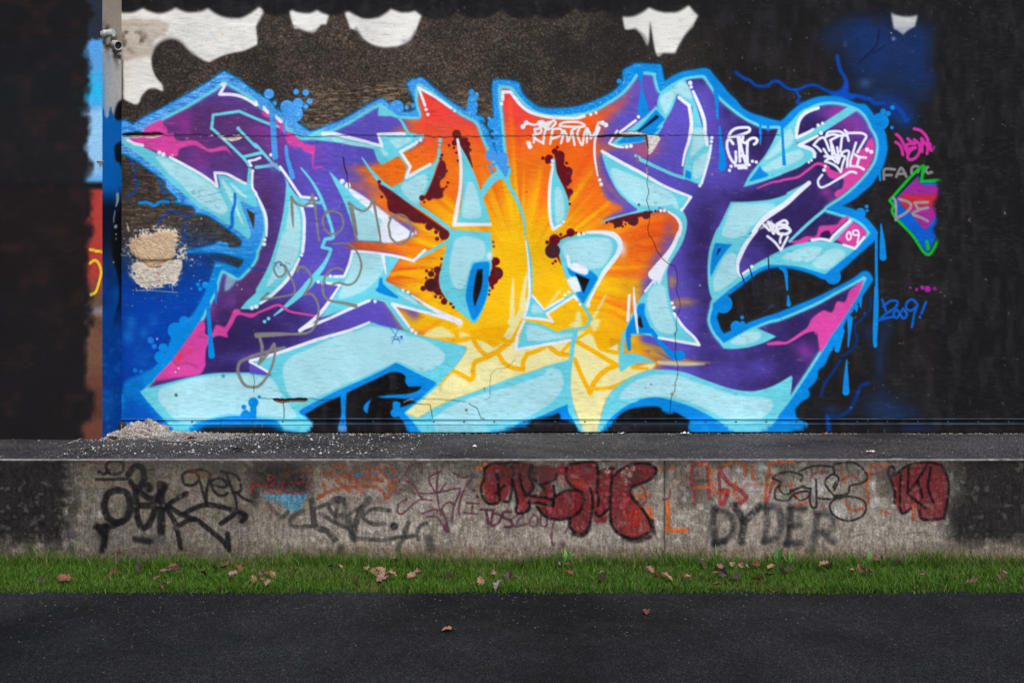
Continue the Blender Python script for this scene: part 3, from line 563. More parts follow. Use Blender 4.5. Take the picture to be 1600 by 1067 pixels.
    cy('c4 270,370! 275,520 300,700 360,870 450,980 520,1067 d4 590,120! 190,50! 0,10 d3 1100,0! c3 1100,1067 1140,960 1200,830 1260,710 1330,615 1450,480 1540,370')
    lc('c4 100,590 180,550 245,560 260,640 290,780 330,890 350,1000 300,1035 200,1010 140,950 90,820 70,720')
    C.stroke('b3 1285,318 1440,390 1597,460 b4 440,500',(6,5,5),CY,.7);C.dots('b3 1235,280 1270,293',2.4,CY)
    C.fill('a3 490,1067! 600,980 700,900 800,805! 905,930! 870,985 b3 1500,0 1400,110 1200,160 1050,185 980,165!',CY,.7)
    C.fill('a3 600,1050 700,950 800,838! 890,940! 800,1030 b3 1480,0 1350,110 1200,150 1045,155! 1130,80',BL,.6)
    C.fill('a3 600,1067! 700,985 800,893! 833,915! 740,985 640,1055! 600,1080!',BK2,.6)
    cy('a3 810,790 840,680 900,620 1000,560 1080,530! 1120,600 1180,730 1230,900 1275,1067! b4 690,100 680,180 720,170 692,330 620,540 580,560 430,500! 440,380 480,200 520,10! b4 640,0 a3 1170,1067 1160,900 1150,800 1010,690! 980,780 940,870 900,930! 850,870')
    lc('a3 838,765 870,690 960,640 1040,560 1090,575 1140,650 1150,740 1010,680! 980,720 930,830 890,885','b4 540,10 620,10 640,100 650,160 560,250 500,300 530,120','b4 540,340 680,240 690,300 650,420 580,500 530,490',soft=.9)
    C.fill('b4 462,418! 512,450! 505,517! 448,490!',BL,.6,sm=False)
    C.fill('c3 1260,750 1290,730 1325,735 1325,830 1360,920 1400,1000 1440,1035! 1180,1030! 1190,1067 1140,1067! 1145,980 1200,870',BL,.7)
    C.stroke('c3 1385,1000 d3 1430,30 1500,120 1597,220 d4 400,225',(8,6,7,10,16),BL,.7)
    C.fill('c3 1262,868! 1282,850! 1310,970! 1285,970! 1245,930!',BK2,.6,sm=False)
    C.fill('c3 1140,1035! 1390,1030! 1400,1067 d3 1400,30 1300,20 1190,30 1195,20',CY,.7);C.fill('d3 1190,15! 1400,20! 1597,140! 1597,30 1450,-10',PU,.8,.0)
    C.stroke('c3 1163,1010 d3 1160,40 1170,165',(8,7,5),BL,.6)
    cy('d3 1105,-10! 1080,120 1065,240 1070,360 1095,385 1180,330 1300,300 1445,300! 1330,240 1230,205 1115,205! 1125,100 1140,-10!');C.stroke('c3 1163,1010 d3 1160,40 1170,165',(8,7,5),BL,.6)
    # E
    cy('a4 430,1000! 480,1030! 560,950 640,865 700,830 620,940 590,1067 b5 290,0 275,110! 300,170 470,230 475,290 400,335 300,400 150,460 b4 1400,475 1200,545 1030,592! 1100,460 1250,270 1330,130 1385,0')
    cy('a4 1120,810! 1230,838! 1000,985 870,1067 b5 500,60 300,150 290,105 460,10!')
    lc('b4 1480,15 b5 230,20 262,110 200,200 b4 1400,240 1230,345 1330,200','b5 150,270 300,220 350,250 340,300 200,375 b4 1280,435 1220,405',soft=1.2)
    C.fill('b4 1195,380! 1230,430 1280,465 1260,490 1100,535! 1095,520 1150,450',BL,.6)
    C.stroke('b4 1418,0 1428,180 1440,360',(4,4,6),BL,.6)
    C.fill('b5 1040,100! 1060,160 1050,280 990,420 880,550 700,690 665,660 690,620 740,600 750,510 650,510 600,480 580,400 720,440 800,330 880,240 960,200 1000,130',PK,.7)
    C.stroke('b4 1170,605 1300,550 1400,532 b5 150,520 300,490 400,420 480,362 540,365 600,400',(2,3,4,4,4,6),PK,.7)
    cy('b4 905,740! 1100,735 1300,715 1450,670 b5 200,640 395,545! 300,640 b4 1400,800 1250,900 1150,1000 1080,1067 c4 1170,0 1060,120 1000,240 960,330 985,420 1010,440 1130,350 1280,265 1400,200 c5 150,185 300,130 450,110 600,110 770,145 860,195! 750,290 570,435! 450,400 300,360 c4 1440,347 1300,342 1200,372 1100,430 1000,507 860,615 738,725! 690,600 675,400 690,200 750,20 b4 800,960')
    lc('b4 930,770 1100,760 1290,755 1350,790 1250,870 1100,1000 1050,1067 c4 990,60 930,80 830,60 820,0 b4 850,950','c4 830,280 900,230 960,240 950,350 985,440 900,530 760,610 735,560 740,480','c4 1440,250 1590,200 1590,295 1450,285')
    lc('c5 150,260 300,190 420,165 530,170 520,230 410,315 300,310 160,290','c5 620,190 720,190 770,230 740,280 580,390 440,335 540,240',soft=.9)
    C.fill('c4 750,125! 920,140! 850,220 770,340 710,465! 703,380 720,230',BL,.6);C.fill('c4 780,185! 812,180! 790,215 763,255!',BK2,.5)
    C.fill('b5 520,980 620,970 690,960 740,900 810,895 c5 610,60! 620,90 450,90 350,130 240,128 215,105 300,100 380,60 470,60 500,0',PK,.7);C.fill('c5 540,20 610,5 620,80 530,85 520,60',(52,26,84),.8)
    C.fill('b5 835,935! 950,1000 c5 985,45! 900,130 860,188! 740,130 660,110!',PK,.7);C.fill('c5 680,100! 750,128! 640,118!',(60,34,90),1)
    C.stroke('b5 850,915! c5 640,115!',4.5,CY,.6);C.stroke('b5 570,815 430,930 300,1050 c5 215,110',(5,5,5,4),CY,.7)
    C.fill('c5 960,490! 900,650 800,810 700,960 620,1067 d5 560,150 520,185 490,0 c5 480,1050 460,1010 390,1020 300,1050 390,970 440,880 550,800 640,815 690,710 770,712 810,610 870,560',PK,.7)
    C.stroke('d4 1290,118 1380,95 1460,105 d5 0,112 100,95 190,98 350,0 c5 390,1000',(2.5,3,4,4,6),PK,.7)
    cy('c4 1000,1040 1120,968 1250,1010 1340,1050 d4 1350,40 1230,100 1050,150 860,158 825,105!');lc('d4 900,90 1000,20 c4 1080,1010 1180,1010 d4 1210,30 1150,90 1000,118',soft=.9)
    C.fill('c4 765,880 800,980 835,1035! 1000,960 1130,905 1290,850 1300,885 1110,968! d4 835,100! c4 775,1010 745,940',BL,.6);C.fill('d4 745,0! 835,105! 850,150 820,140',CY,.6)
    # pink on the first letter
    C.fill('b0 330,118 400,75 470,40 a0 480,1040 520,1000 600,960 650,940 670,985 705,1020 b0 710,0 720,60 770,50 785,100 830,130 980,125 1060,170 1130,210 1280,185 1310,200 1370,290! 1290,225 1140,245 1050,200 960,175 830,215 810,280 700,285 570,225 450,175',PK,.8)
    C.fill('b1 300,50 a1 210,960 b1 300,30 380,60 420,110 500,165 580,175 590,210 575,330 580,395 650,380 690,420! 640,395 575,412 560,330 555,265 480,230 440,195 340,170 300,110',PK,.7);C.fill('a1 50,880 100,860 135,900 120,925',PK,.7);C.stroke('a1 215,960 250,1000 b1 270,20',7,PK,.8)
    C.fill('d0 580,480 760,270 950,10 c0 1050,900 1090,950 1090,1030 1150,1040 1190,950 1240,950 1290,960 1340,870 1380,790 1430,790 1460,820 1597,830 1597,850 1540,870 1450,845 1400,860 1360,940 1310,1020 1310,1067 d0 1200,30 1110,130 1090,260 1090,330 1020,420 800,450',PK,.7)
    C.stroke('c1 0,830 120,780 225,745 330,805 450,830 590,852',(3.2,4,4,3,3),PK,.7)
    C.spray(280,560,5,12,(222,50,50),.7,20);C.spray(296,548,5,6,(222,60,70),.5);C.stroke('d0 770,270 820,320 900,300 1010,340',4,(150,60,130),2,.6);C.fill('d0 520,545! 590,480 760,460 1010,420 800,470',(76,36,92),2,.8)
    C.stroke('c0 1110,680 1125,850 1140,1067 d0 1155,225',(7,6,7,10.5),BL,.7);C.stroke('c0 1195,545 1198,740',(5,1.5),BL,.7);C.stroke('c1 -60,370 40,395 90,400',3,(10,60,170),1.5,.6);C.spray(427,258,7,9,(120,130,200),.35);C.spray(428,262,12,20,(110,110,190),.25,0,nz)
    # the first letter's lights
    lc('b0 600,285 750,330 900,410 1100,530 1220,630 1290,750 1310,830 1240,860 1100,790 950,680 850,560 700,430','b1 340,700 400,780 440,900 445,1067 c1 430,200 370,350 250,450 120,560 105,550 170,400 230,150 270,0 b1 280,1067 320,850','b1 970,830 1130,850 1230,950 1270,1067 c1 1240,80 1100,85 1020,60 b1 1010,1067',
       'c1 990,240 1240,250 1270,300 1270,400 1150,550 1000,640 830,680 860,570 930,420 960,300','c1 1400,600! 1597,700 1597,740 1450,655','b2 190,560 380,462 430,480 430,560 400,640 360,680 355,740 300,752 230,690 180,630','b2 40,115! 230,100 265,130 130,208!','b2 0,225 50,265 0,280 b1 1240,200 1320,260 1290,280','b1 700,105 800,100 1000,150 1230,185 1000,180 820,140',soft=.9)
    C.stroke('b0 1260,530 1330,640 1390,760! b0 1390,780 1460,950',(5,9,5,3),(178,228,232),1.2,.9);C.stroke('b0 1350,560 1450,660 1500,690',(4,6,3),(178,228,232),1.2,.9)
    C.stroke('b0 1385,660 1385,760 1360,850 1360,960 1340,1000',(4,5,6),(0,92,206),1.5,.85)
    C.fill('c1 1240,475 1265,480 1275,540 1420,665! 1390,675 1205,610 1220,560 1230,490',BL,.6)
    C.fill('c0 1310,440 1400,500 1290,610',(150,216,226),1.5,.7)
    C.stroke('d0 1575,760 1570,850',9,BL,.7);C.fill('d0 1442,850! 1445,805 1490,765 1540,800 1552,850!',BL,.6);C.dots('d0 1570,695',8,BL);C.stroke('d0 1568,730 1562,850',9,BL,.6);C.dots('d1 32,640',2.6,BL);C.dots('d0 1475,740',3.8,BL)
    # ---- maroon drips and bubbles
    mr=MR
    C.fill('b2 -20,580 100,660 300,795 640,1030! 655,1067! c2 655,40! 610,80 560,112! 590,60 550,40 555,10 b2 540,1030 480,990 450,960 420,950 330,948 250,905 160,870 100,850 50,800 35,730 0,660',mr,.8)
    C.fill('b1 1225,560 1310,600 1450,700 1597,830 1597,945 1500,905 1400,860 1330,830 1310,740 1330,700 1240,620',mr,.8)
    for t,r in (('b1 1230,540',3.2),('b1 1255,690',2.4),('b2 402,940',2.8),('b2 450,985',6),('b2 520,1040',3),('c2 520,18',3),('c2 530,85',3.2),('c2 600,45',8)): C.dots(t,r,mr)
    C.fill('b2 555,335 600,335 620,390 612,480 560,535 570,600 620,590 590,640 590,690 540,710 490,705 450,728 395,690! 430,640 500,480',mr,.7)
    for t,r in (('b2 577,275',2.6),('b2 565,310',2.2),('b2 625,433',2.2),('b2 637,548',2.2),('b2 625,585',1.8),('b2 402,742',1.8),('b2 380,700',4.5)): C.dots(t,r,mr)
    for t,r in (('b2 725,65',7),('b2 740,110',7),('b2 705,150',4.5),('b2 795,140',6.5),('b2 830,165',5),('b2 830,205',4),('b2 650,175',2.2),('b2 698,200',2),('b2 722,250',2),('b2 738,328',2),('b2 862,222',2.2),('b2 840,243',2.4),('b2 828,112',2)): C.dots(t,r,(110,34,28) if r>6.9 else mr)
    C.stroke('b2 780,150 840,280 882,390',(9,6,1.5),mr,.7)
    C.fill('c2 578,320 540,390 500,470 480,560 500,620 560,645 640,712! 570,600 548,480',mr,.7)
    for t,r in (('c2 530,395',5.5),('c2 470,435',5),('c2 480,390',1.6),('c2 470,545',10.5),('c2 390,580',4.2),('c2 425,405',2.4),('c2 575,285',2.2),('c2 600,710',5),('c2 540,620',4.5),('c2 515,662',2.3),('c2 563,670',2.4),('c2 667,733',2.4),('c2 692,768',2.3),('c2 420,475',2)): C.dots(t,r,mr)
    C.dots('c2 472,545',8,(66,24,30),2)
    for t,r in (('c2 1115,310',6.5),('c2 1125,430',10),('c2 1090,490',8),('c2 1075,540',4),('c2 1083,575',2.3),('c2 1055,602',1.8),('c2 1048,640',1.9)): C.dots(t,r,(104,12,22))
    C.fill('c2 1085,260! 1110,300 1110,500 1060,565! 1075,400',(104,12,22),.7);C.dots('c2 1135,420',6,(84,40,52),3,.7);C.dots('c2 1090,118 1095,160',2.4,(140,86,80))
    m2=(104,14,26)
    C.fill('c3 650,40! 540,70 435,120! 495,355! 440,260 380,200 380,100 480,70 560,40',m2,.7)
    for t,r in (('c3 405,205',11.8),('c3 425,95',8.5),('c3 585,22',6.5),('c3 350,120',3),('c3 485,45',2.2),('c3 537,55',1.9),('c3 640,25',1.9),('c3 692,28',1.5),('c3 407,330',1.9),('c3 433,308',2.4),('b3 487,1062',2)): C.dots(t,r,m2 if r<11 else (72,34,42))
    for t,r in (('b3 475,280',8),('b3 370,310',6.5),('b3 355,335',4),('b3 425,235',4.6),('b3 452,195',2.4),('b3 308,303',2.8),('b3 545,352',2.3),('b3 555,440',8),('b3 500,410',7),('b3 535,490',7),('b3 570,530',4.4),('b3 553,567',2),('b3 575,640',5.5),('b3 577,760',2.1)): C.dots(t,r,m2)
    C.fill('b3 430,300! 520,300 520,400 590,440 575,560 545,590 590,650 575,700 570,735! 530,620 480,520 445,430',m2,.7)
    C.fill('b3 950,930! 1100,885 1200,860 1390,825! 1385,860 1340,880 1270,890 1230,930 1150,920 1090,930 1000,950',m2,.6)
    for t,r in (('b3 945,945',2.3),('b3 1058,945',7.5),('b3 1030,990',2.2),('b3 1103,983',2),('b3 1132,962',1.6),('b3 1215,930',7.5),('b3 1180,945',3.5),('b3 1338,870',6.5),('b3 1393,838',1.9),('b3 1433,830',2),('b3 1466,830',2),('b3 1145,915',4)): C.dots(t,r,(84,24,34))
    # ---- white lines
    lc('b1 1000,835 1130,835 1230,915 1340,1030 c1 1290,85 1220,100 1020,85 b1 1000,1000',soft=.9)
    L=[('a0 1260,590! 1290,590! 1235,690! 1350,690 1450,710 1540,755 1597,795 a1 0,770',5),('a1 75,820 120,870',5.5),('a1 190,910 250,960',5.2),('b0 320,125 390,160 465,175',5),('b0 740,295 900,380 1050,465 1150,535 1210,585! 1185,450! 1300,460 1400,510 1490,555',4.6),
     ('b0 1597,318 1525,330! 1550,380',3.6),('b0 1560,440 1560,590 1597,650 b1 0,660 60,780 100,900 105,1067 c1 100,50',(4,4,4,4.6,4.6,3)),('b1 0,315 40,300',4),
     ('b1 240,390 320,500 400,620 450,690! 600,705',4.6),('b1 480,775 580,778',4),('b1 455,780 480,900 480,1067 c1 478,100 465,215',5),('c1 430,285 350,440 250,560 130,670 45,730',(4,5.5,5.5,5,3)),
     ('b1 670,60 780,60 900,90 1100,140 1260,185! 1220,65! 1350,60 1480,60',(6,5.5,4.6,4.6,4.6)),
     ('b2 290,168 165,240! 262,385! 225,492! 460,365',4.6),('b1 1580,165 1440,240! 1540,390! 1500,500! 1597,450',4.2),
     ('c1 965,210 1080,215 1280,238 1450,270 1570,305! c2 400,205',4.4),('c1 962,210 930,340 880,460! 780,460',4.4),('c1 840,545 640,830 440,1000',(3,6,6)),('c1 1130,700 980,765 700,890 450,990',4.8),('c1 710,525 840,545',4.2),
     ('c1 1265,240 1295,430',(6,2)),('c1 1265,0 1280,110',5),
     ('c1 1130,918 950,990 690,1067 d1 600,70 400,140 190,210 0,265',(3.6,4.6,5,5,5)),('d1 0,265 -60,290! 0,320 120,390',3.8),('d0 1540,280 1597,265',5),
     ('a2 90,800 25,620! 60,640! 200,720 350,825',4.2),('b2 735,120 755,250 768,400 762,600 730,800 700,965! 1060,965!',(4.6,5,5,6,7,5.5,4.6)),('a2 865,740! 865,665! 945,665! 1000,740 1060,810 1150,870 1300,910 1450,925 1597,925 a3 80,905',5.2),
     ('c2 85,735! 250,960!',4.4),('c2 85,735 300,790 560,860 760,920',(5.5,4.5,5,6)),('c2 280,650 500,790 750,910',(2,6,9)),
     ('c2 1415,110 1440,300 1450,500 1450,650 1420,800 1395,870! 1597,890 c3 400,912',(2.5,3.5,4.4,4.4,4)),('c3 205,650 320,790! 510,680',3.6),('c3 405,910 350,830! 620,655! 650,695',4),('c3 120,905 50,1067 d3 40,170! 580,75!',(4,4.6,4.6,5)),
     ('c3 750,20 900,20 1020,50 1080,130 1060,230 980,340 900,450 760,720',(4.5,6,9,8,7,7,6,4,5)),
     ('b3 405,400 380,550 372,750 385,920 412,1015! 490,965',(4,5,5,5,5,4)),('b3 900,235 1100,350 1300,455 b4 250,585 510,690! 425,815',(5,5.5,5,4.6,4.2,3.6)),
     ('b4 280,835 360,890 405,970 390,1067 c4 390,20 330,160 250,280 130,440',(3,5,5.5,6,7,9,13,15)),('c4 50,610 130,510',3.2),('c3 1155,900 1172,650',4.6),('c3 1215,570 1230,800 1255,1020',(2,4.6,4.6,3)),('c4 340,830 430,960 540,1067 d4 590,120! 190,50!',(4.5,4.6,4.6,4.4)),
     ('b3 1050,30 970,155! 1050,188 1110,195',3.4),('a3 440,1067 595,950',4.2),('b3 870,0 830,120 825,280 855,480',(5,3.6,3.6,2.5)),
     ('a3 1030,720 1130,800! 1150,950 1150,1067',5.6),('a3 1170,660 1230,800 1280,950 1288,1067 b4 650,60 672,170',(4.5,6,6,5)),('b4 510,0 490,120 450,250 425,375',(6,5,4.6,3)),('b4 708,175 680,330 615,555',4.2),
     ('a4 820,825 700,870 630,950 605,1067 b5 285,0 285,100! 400,45 450,15',(5,5.5,5.5,5,5,4)),('b5 495,80 310,172! 440,220 465,290',(4.5,5.5,6,5)),
     ('b5 410,550 300,645 b4 1450,760 1250,900 1130,1040',(7,8,9,6)),('b5 820,925 665,1067 c5 620,105! 540,88 440,98',4.6),('c5 755,145 870,182! 960,70!',4),
     ('c4 1165,0 1070,120 1010,230 975,330 985,430 1010,460',(5,6,7,7,5,2)),('c4 1015,440 1095,388',3.6)]
    for t,w in L: C.stroke(t,w,W,.75)
    C.fill('b1 925,590! 1100,700 1400,930 1590,1060 c1 1590,0 1560,55 1400,110 1300,112 b1 1370,1020 1200,880 1080,775 940,650',W,1)
    C.fill('b2 0,880! 250,1060 c2 265,60 130,110 0,120 -60,60',W,1)
    C.fill('c4 265,255! 290,340! 250,400 190,560! 165,500 150,560! 130,500 100,480! 130,440 110,410! 170,360 200,320',W,1.2)
    C.fill('c3 625,320 740,370 755,430 720,440 590,390',W,1.2);C.stroke('c3 555,260 575,355',5,W,1);C.fill('c3 555,490 640,470 685,600 640,625 590,580',W,1.2)
    C.fill('c3 545,365! 600,400 740,440 780,400 855,465! 850,500 770,630 715,728! 690,710 640,620 690,600 650,470 600,460 570,430',BL,.7)
    C.fill('c3 630,428! 775,490! 715,628! 655,480',BK2,.6,sm=False)
    C.fill('c3 620,330 740,390 750,430 710,440 590,385',W,1.2)
    C.spray(765,400,5,7,W,.95);C.spray(1013-40,390,6,12,W,.7)
    for t,r in (('a2 100,840',2.7),('a2 118,890',2.6),('a2 385,855',2.2),('a2 852,783',2.9),('b2 365,122',2.8),('b2 325,145',2.5),('b0 632,247',3.2),('b0 672,267',3.5),('b0 1562,430',2.8),('b1 150,270',2.8),('b1 180,300',2.6),('b1 860,535',4),('b1 915,575',4.8),('c1 87,95',2.7),('c1 80,138',3.2),('c1 455,248',2.6),('c1 743,457',2.7),('c1 622,515',2.6),('c1 665,530',2.6),('c1 5,762',3),
       ('c0 1555,775',3.2),('c0 1597,760',3),('c1 1188,710',2.6),('c2 190,598',2.4),('c2 240,615',2.4),('c2 408,200',2.4),('c2 280,997',3.2),('c2 317,1025',2.7),('b3 405,328',2.8),('b3 402,368',2.8),('b3 515,938',2.4),('b3 875,520',2.8),('b3 890,563',3),('b3 1145,190',3),('b3 1187,182',3),('a3 625,912',2.8),('a3 147,890',2.5),('a3 200,873',2.3),('b3 1485,825',2.7),('b3 1522,825',2.7),('c3 668,42',2.7),('c3 715,32',2.7),('c3 530,645',2.6),('c3 567,615',2.4),('c3 678,740',2.3),('c3 760,745',3.7),
       ('a3 1140,575',3.5),('a3 1150,615',2.8),('b4 718,100',2.7),('b4 712,138',2.7),('b4 597,577',2.6),('b4 415,818',2.6),('c4 320,725',2.7),('c4 336,770',2.9),('c4 1115,362',2.6),('b5 408,343',2.2),('b5 433,325',2.2),('b5 990,220',3.4),('b5 1030,240',3.2),('b5 560,422',3),('b5 572,385',2.4),('b5 530,55',2.9),('a4 820,997',2.8),('a4 865,977',2.6)): C.dots(t,r,W)
    # blue drips over letters
    for t,w in (('b4 795,0 805,130 822,300 820,395',(3,5,9,12)),('a3 1390,590 1400,680 1413,925',(8,6,3.5)),('a3 1435,1010 1440,1067 b4 795,60',(2.5,3)),('a4 245,960 243,1067 b4 1205,60 1200,165',(4,4,2)),('a4 320,975 322,1040',(5,4)),
       ('a1 160,860 175,1067 b1 180,130 190,290',(9,9,9,9)),('a1 280,930 285,1067 b1 285,60',(4,3,2)),('b1 300,190 310,290 340,400 365,490',(5,6,7,8)),('a1 30,720 60,840',(9,3))):
        C.stroke(t,w,BL2 if t[0:2] in('a1','b1') else BL,.7)
    C.dots('b1 190,280',4.6,BL2);C.fill('a3 590,430 640,560 642,680 620,820 635,905 690,910 725,850 695,740 665,640 658,560 672,430',BL,.6)
    # mouth drips of dark violet
    for t in ('c4 1010,440 1040,520 1070,650','c4 1095,370 1120,480 1160,740','c4 1280,250 1290,440 1330,610'): C.stroke(t,(1.2,2,1.6),(40,30,84),.7,.9)
    for t in ('c4 1010,430 1035,500','c4 1092,370 1115,455','c4 1280,260 1288,380'): C.stroke(t,1.3,(10,10,14),.6)
    for x2,y2 in ((1214,480),(1190,468),(1180,482),(1192,494),(1222,500),(1175,500),(1228,470),(1205,455)): C.stroke([(1206,478,0),(x2,y2,0)],(3,1),(52,60,84),1.5,.35)
def paint_tags(C):
    C.mark(None)
    def S(o,lines,col,w,soft=.7,al=1.0):
        for t in lines:
            ww=w
            if isinstance(t,tuple): t,ww=t
            C.stroke(o+' '+t,ww,col,soft,al)
    # white marker words
    o='@800,160,9.41'
    S(o,['165,355 215,310 330,335 430,300 520,340! 480,380','410,290 390,330 450,350','560,290 470,330 540,400 640,310 600,275 500,390','345,390 320,590!','330,400 420,390 420,450 310,490 380,560 440,590','450,330 530,370 490,420 470,510 460,610','600,390 560,610','600,400 700,390 740,440 690,500 580,540','770,420 720,605','770,420 810,500 820,580 860,500 880,420 920,630','900,400 1000,360 960,470 1030,630 1060,480 1090,390','1110,390 1100,590','1110,390 1150,470 1160,530 1230,430 1270,310 1330,305','700,330 760,300 880,290 1000,300 1070,350 960,365 820,360 700,350'],W,3.7)
    C.dots(o+' 160,360 210,305 245,605 265,655 1380,335 1330,305',3.8,W)
    C.fill(o+' 380,280 470,270 480,360 400,370',W,.6)
    C.mark('ripmvm')
    o='@1120,190,14.55'
    S(o,['270,345 330,230 440,160 580,140 720,145 750,200 700,250 560,300 420,340 270,350','600,300 590,400 580,450 640,490 700,450 780,390 870,380 920,430 890,490 850,520','370,510 310,430 250,430 230,560 260,700 320,850 400,950 435,880 430,690','480,360 510,560 525,910','520,360 560,600 650,930','520,790 640,790','700,470 690,650 700,960 740,985','420,1010 580,1000 740,985','500,1062 600,1050 670,1060'],W,4.5)
    C.dots(o+' 325,1020',2.7,W);C.dots(o+' 810,905 898,925',2.6,W);C.dots('b4 893,425',2.6,W);C.stroke('b4 990,405 1065,398',3.2,W,.6)
    C.mark('cat')
    o='@1255,190,12.26'
    S(o,['340,575 270,500 200,455! 290,350 380,310 430,370 500,560','440,290 480,210 600,190 720,200 800,260','430,300 560,250 700,270 820,270','800,170 850,220 1000,220 1140,230 1210,290 1150,400 1040,590','830,200 870,370','750,270 730,400 710,580','520,360 620,310 700,270','520,370 560,470 600,600','530,390 550,560 560,640','390,530 460,640 480,720','410,670 490,670 600,690','430,760 480,720 560,720 620,780','420,770 520,800 640,870 720,970! 760,800 800,680 720,660','560,620 620,640 660,800 700,700 750,600 840,560 880,600 850,720 840,870','650,500 670,640 680,730','1010,410 960,580 910,740 900,860! 1060,870 1160,920','990,630 1070,680 1200,695','1075,690 1030,850'],W,4.1)
    C.dots(o+' 340,225',3,W)
    C.stroke('b5 540,470 500,530 520,590 580,580 720,500 820,440 880,450',3.9,W,.7)
    C.mark('varti')
    o='@1180,330,8.889'
    S(o,['120,190 200,270','180,150 240,290','215,170 300,230 250,310','240,180 260,310','300,180 400,130 445,160 430,190 320,190 290,250 330,320 440,310 490,270 420,200 330,200','170,350 270,430 355,540! 450,360','380,310 350,380 345,440'],W,4.2)
    C.stroke(o+' 300,240 340,310 440,320 480,270 400,230 320,250',4,W,.6)
    S(o,['1300,290 1270,340 1290,400 1330,370 1320,300 1290,300','1440,330 1370,330 1360,280 1420,270 1440,330 1420,440'],W,3)
    C.fill(o+' 40,260 180,150 240,130 190,200 100,240',W,1.2,.9)
    C.mark('tds')
    # grey scrawl over the first letter
    g=(126,124,120)
    for t,w in (('b1 355,690 360,830 372,990',(5,4.5,2)),('b1 355,700 400,755 480,778 540,740 560,665! 590,800 620,1067 c1 632,100',(5,4,3.6,5,3.4,3.4,3.6)),('b1 770,825 690,860 665,940 700,1030 770,1060 850,1020 872,930 830,850 700,830',3.4),('b1 930,750 965,900 990,1067 c1 1005,90',(5,4,4)),('b1 955,780 985,920 1005,1067',4),('b1 930,755 1000,805 1080,830 1140,780 1165,700! 1190,820 1235,1067 c1 1242,150',(5,3.4,3.6,5,3,3.6,2.6)),('b1 1330,900 1440,865 1530,930 1545,1050 c1 1500,110 1430,138 1350,80 1330,0 b1 1325,960 1360,880',3.4),
        ('c1 290,370 230,315 180,370 200,440 240,465 290,430 290,350! 370,520 388,600 360,640 200,670 60,690 50,690! 120,625',3.2),('c1 415,410 420,370 490,375 545,450 550,520 480,640! 560,640 620,740 620,850 590,950 520,1020 400,1035 200,1028 0,1040',(5,3.4,3.6,3.8,4,3.8,4,6)),('c1 770,135 900,130 970,170 1030,260 1050,370 1000,500 920,545 830,522 760,545',(2,3,3.4,4)),('c1 880,410 830,380 760,390 700,450 665,550 680,650 740,700 900,730 995,755',(3,3.4,3.6,4,6)),
        ('d1 30,30 60,140 50,250 30,310! 120,200 180,110! 190,180 170,300 120,420 60,500 0,540 d0 1500,530 1450,470 1415,370 1440,290 1500,260 d1 0,220 140,180 285,145',(5,5,5,4,4,4.6,5,5,4.6,4.2)),('d1 0,40 200,25 500,0',3.6)):
        C.stroke(t,w,g,.7,.95)
    C.mark('scrawl')
    # pen notes
    p=(52,110,170)
    for t in ('b0 945,640 985,625 960,660','b0 960,660 1000,655','b0 1010,640 1075,620','b0 1030,640 1040,680','b0 1010,690 1070,680 1090,690','b0 1110,670 1180,660 1200,645','b0 1210,650 1270,640','b0 1090,740 1150,730','b0 1165,735 1200,715 1250,720','b0 1190,770 1210,800 1240,790'): C.stroke(t,.7,p,.5,.75)
    p=(0,70,170)
    for t in ('c1 1345,980 1395,1050 d1 1440,100','c1 1425,980 1390,1050 d1 1355,110','d1 1350,45 1380,40','d1 1350,70 1470,65','d1 1380,45 1400,70 1430,40','c1 175,330 200,320','c1 200,350 230,380','c1 290,320 340,335','c1 240,340 280,350'): C.stroke(t,.8,p,.5,.85)
    C.dots('d1 1452,42',1.9,(0,50,190));C.dots('c1 245,350',1.2,p)
    C.mark('pen')
    # right hand neighbours: magenta word, grey word, arrow, year
    o='@1360,190,15.93';m=(206,44,156)
    S(o,['645,325 740,410 830,570 880,690 930,780','630,520 700,560 770,660 810,830','930,430 1000,500 1110,560 960,560 900,600 930,680 1060,660 1130,650 1010,720 940,820 930,900 980,950 1090,930 1190,830 1230,690 1210,560 1090,460','1270,430 1290,600 1285,750','1285,430 1370,560 1430,600','1090,185 1230,220 1340,310 1420,440 1430,600 1410,800','1480,560 1510,720 1590,640'],m,4.9)
    C.mark('new')
    C.dots('c5 1420,572',1.9,(160,30,150));C.dots('c5 1482,590',2.4,(160,30,150));C.dots('c5 1540,572',3.2,(160,30,150));C.dots('c5 1592,585',5,(160,30,150),1.5);C.dots('p 1461,451',3,(160,30,150),1.5)
    C.mark('dots')
    g2=(128,126,124)
    o='@1370,250,6.278'
    S(o,['70,190 75,95 175,95','75,150 145,150','190,165 240,80 290,165','205,140 280,135','340,130 345,80 385,60 420,80 400,120','500,70 480,95 500,130 540,120'],g2,4.4)
    C.mark('far')
    gr=(14,170,40)
    C.fill(o+' 150,410! 410,150! 430,205! 640,235! 660,620! 500,920! 200,580 170,450',(0,88,196),.7,sm=False)
    C.fill(o+' 205,375! 400,180! 420,245! 640,250! 640,480! 480,690! 330,520!',(150,36,140),.8,sm=False)
    C.fill(o+' 205,378! 250,350! 640,345! 640,440! 350,470! 270,480!',(190,40,44),3,sm=False)
    S(o,['205,375 400,180! 430,245','205,380 330,520 475,685!'],(190,30,60),1.2)
    S(o,['440,180! 470,70! 440,65 330,170 125,400! 165,450! 150,510 200,585 350,740 510,930 660,640! 650,200! 440,210! 455,75'],gr,4.6)
    S(o,['490,800 505,870'],gr,5)
    S(o,['160,370 185,420 185,590','220,385 320,420 330,470 270,530 190,570','370,420 500,415','375,425 410,480 500,470','350,520 420,490','360,540 440,570 500,600'],(140,138,140),4.4)
    C.mark('arrow')
    b=(0,92,200)
